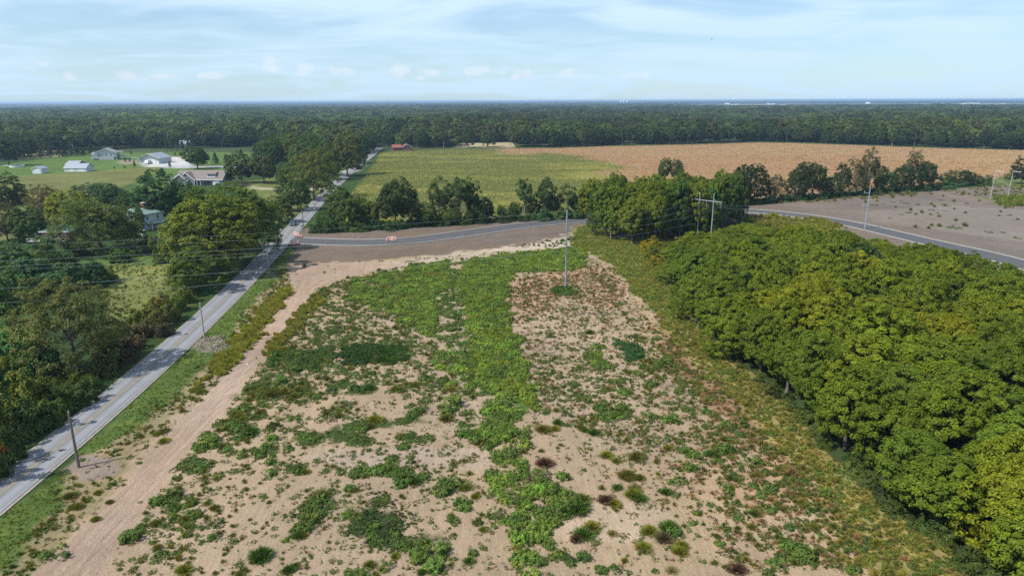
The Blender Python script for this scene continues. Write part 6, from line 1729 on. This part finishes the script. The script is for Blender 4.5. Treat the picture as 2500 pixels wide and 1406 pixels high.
pT = P(1381, 703); hT = height_at(pT, 515)
e = empty('steel_pole', pT); tag(e, 'tall single grey steel pole standing in the field before the middle grove', 'pole')
MB().tube((0, 0, -.3), (0, 0, hT), .24, .15, 14).build('shaft', M['galv'], e); MB().lathe([(.6, 0), (.6, .12)], 12).build('base_plate', M['concrete'], e)
arm(e, height_at(pT, 562), .9, .3, 1.2); MB().tube((0, 0, hT), (0, 0, hT + .25), .12, .06, 8).build('cap', M['galv'], e)
pH1 = P(1701, 589); zH = height_at(pH1, 470); pH2 = pH1 + Vector((3.4, -4.0, 0))
e = empty('steel_h_frame', pH1); tag(e, 'steel two-legged H-shaped power structure between the two groves', 'pylon')
for (px_, py_, n_) in ((0, 0, 'leg'), (3.4, -4.0, 'leg')): MB().tube((px_, py_, -.3), (px_, py_, zH), .22, .14, 12).build(n_, M['galv'], e)
zc = height_at(pH1, 488); MB().tube((-2.0, 2.4, zc), (5.4, -6.4, zc), .12, .12, 8).build('crossarm', M['galv'], e)
for (a, b) in ((-1.9, 2.2), (1.7, -2.0), (5.2, -6.1)): MB().tube((a, b, zc), (a, b, zc - 1.6), .035, .035, 6).build('insulator', M['reflect_white'], e)
pR = P(2111, 560); hR = height_at(pR, 457)
e = empty('steel_arm_pole', pR); tag(e, 'grey steel pole with three short arms beside the curving side road at right', 'pole')
MB().tube((0, 0, -.3), (0, 0, hR), .26, .14, 12).build('shaft', M['galv'], e)
for (ty_, sg) in ((472, -1), (489, 1), (504, -1)): arm(e, height_at(pR, ty_), sg * .95, -.2, 2.2)
pA = P(2417, 487); hA = height_at(pA, 416)
e = empty('steel_pole_pair', pA); tag(e, 'pale twin-pole line structure with slanting brace near the right border', 'pylon')
for k, (dx, dy) in enumerate(((0, 0), (6.2, -2.5))):
    MB().tube((dx, dy, -.3), (dx + .3, dy, hA), .13, .09, 8).build('leg', M['galv_dull'], e)
    MB().tube((dx + .3, dy, hA - .2), (dx + 2.3, dy - 2.4, hA - .5), .09, .07, 6).build('arm', M['galv'], e)
MB().tube((.2, 0, hA * .72), (5.0, -3.5, hA * .52), .08, .08, 6).build('brace', M['galv'], e)


def wire(a, b, sag, label, r=0.028, group='power line wires'):
    a = Vector(a); b = Vector(b); n = 22; V = []; F = []
    for i in range(n + 1):
        t = i / n; p = a.lerp(b, t); p.z -= sag * 4 * t * (1 - t)
        d = (b - a); s_ = Vector((-d.y, d.x, 0)).normalized()
        for k in range(4):
            an = k * math.pi / 2; q = p + s_ * math.cos(an) * r + Vector((0, 0, 1)) * math.sin(an) * r; V.append(tuple(q))
    for i in range(n):
        for k in range(4):
            j = (k + 1) % 4; F.append((i * 4 + k, i * 4 + j, i * 4 + 4 + j, i * 4 + 4 + k))
    me = bpy.data.meshes.new('power_line'); me.from_pydata(V, [], F); me.materials.append(M['wire']); me.update()
    o = ob('power_line', me); tag(o, label, 'wire', group); return o


def plane_hit(x, y, p0, dr):
    """where the sight line through a picture point meets the vertical plane through p0 along dr"""
    d = px_dir(x, y); n = Vector((-dr.y, dr.x)); t = (p0.x * n.x + p0.y * n.y) / (d.x * n.x + d.y * n.y)
    return Vector((d.x * t, d.y * t, HCAM + d.z * t))


drL = Vector((-97, -57)).normalized()
for (yp, yl, sg, lb) in [(517, 595, 0.8, 'topmost thin wire running left from the tip of the tall steel pole'), (530, 612, 0.8, 'second wire from the top running left from the tall steel pole'), (560, 633, 0.6, 'third wire, nearly level, crossing above the county road'),
                         (566, 646, 0.6, 'fourth wire crossing above the county road'), (575, 657, 0.5, 'brightest wire of the bundle crossing the road at left'), (596, 701, 0.5, 'lower wire well below the bundle, crossing the thicket at left'),
                         (612, 736, 0.5, 'lowest wire passing over the olive tree at left')]:
    a = plane_hit(1381, yp, pT, drL); b = plane_hit(0, yl, pT, drL); b2 = a + (b - a) * 1.2
    wire(a, b2, sg, lb, 0.011 if yl < 620 else 0.016)
for (yp, q, sg, lb) in [(520, (-1.9, 2.2, zc - 1.6), 1.6, 'wire from the tall steel pole to the near end of the H-frame crossarm'), (545, (1.7, -2.0, zc - 1.6), 1.6, 'wire from the tall steel pole to the middle of the H-frame crossarm'),
                        (562, (5.2, -6.1, zc - 1.6), 1.8, 'wire from the tall steel pole to the far end of the H-frame crossarm'), (590, (0, 0, zc * .45), 0.8, 'low wire between tall steel pole and the foot half of the H-frame')]:
    wire((pT.x, pT.y, height_at(pT, yp)), (pH1.x + q[0], pH1.y + q[1], q[2]), sg, lb, 0.014)
for (q, ty_, lb) in [((-1.9, 2.2, zc - 1.6), 472, 'wire from the H-frame to the upper arm of the right steel pole'), ((1.7, -2.0, zc - 1.6), 489, 'wire from the H-frame to the middle arm of the right steel pole'), ((5.2, -6.1, zc - 1.6), 504, 'wire from the H-frame to the lower arm of the right steel pole')]:
    wire((pH1.x + q[0], pH1.y + q[1], q[2]), (pR.x, pR.y, height_at(pR, ty_)), 2.2, lb, 0.013)
for k, (ty_, dz) in enumerate(((472, 0), (489, -2), (504, -4))):
    wire((pR.x, pR.y, height_at(pR, ty_)), (pA.x + 4, pA.y - 3, hA + dz), 2.5, ('upper', 'middle', 'lower')[k] + ' wire from the right steel pole to the twin-pole structure', 0.013)

# ------------------------------------------------------------------ small things lying about
for (x, y, s_, lb) in [(1877, 493, (2.2, .8, .5), 'pale concrete slab lying at the foot of the right tree line'), (1868, 529, (1.2, .8, .5), 'pale concrete block on the grassy patch beside the side road'), (2046, 478, (.9, .6, 1.0), 'white block standing before the right tree line'),
                       (2422, 651, (.7, .5, .5), 'small white block beyond the top of the large grove'), (604, 890, (.35, .2, .12), 'white scrap lying on the bare track')]:
    p = P(x, y); mb_ = MB().extrude([(-.5, 0), (.5, 0), (.5, .8), (.35, 1), (-.4, 1), (-.5, .85)], -.5, .5, 'x'); o = mb_.build('concrete_block', M['white_trim']); o.location = (p.x, p.y, 0.03); o.scale = s_; o.rotation_euler = (0, 0, RG.uniform(-.4, .4))
    tag(o, lb, 'block')
p = P(152, 1102); o = MB().poly([(-.5, -.1, 0), (-.1, -.2, .03), (.4, .05, 0), (.55, .2, .02), (.1, .12, .1), (-.3, .1, .06)]).poly([(-.3, -.25, 0), (0, -.1, .09), (.2, -.3, .02), (-.1, -.32, 0)]).build('road_debris', M['rubber']); o.location = (p.x, p.y, .215)
tag(o, 'small dark scrap of debris lying on the county road', 'debris')
d_ = px_dir(1738, 97); p = d_ * 190 + Vector((0, 0, HCAM))
e = empty('bird', p); tag(e, 'tiny dark bird gliding in the pale sky', 'bird')
MB().lathe([(.02, -.25), (.07, -.12), (.08, .05), (.05, .2), (.01, .28)], 7).build('body', M['rubber'], e)
for s_ in (-1, 1): MB().poly([(0, 0, .1), (s_ * .35, .1, .14), (s_ * .6, .18, .0), (s_ * .3, .08, -.04), (0, 0, -.08)]).build('wing', M['rubber'], e)
e.rotation_euler = (0.4, 0.9, 0.3); e.scale = (.55, .55, .55)
# ------------------------------------------------------------------ haze
mb = MB(); mb.box(-42000, 42000, -42000, 42000, -1.0, 49.0)
hm, t, out = new_mat('haze'); pv = t.new('ShaderNodeVolumePrincipled')
pv.inputs['Color'].default_value = (0.50, 0.72, 1.0, 1); pv.inputs['Density'].default_value = HAZE_DENSITY; pv.inputs['Anisotropy'].default_value = 0.2
t.link(pv.outputs[0], out.inputs['Volume'])
hz = mb.build('haze', hm); tag(hz, 'thin pale bluish air haze over the plain', 'haze', kind='stuff')
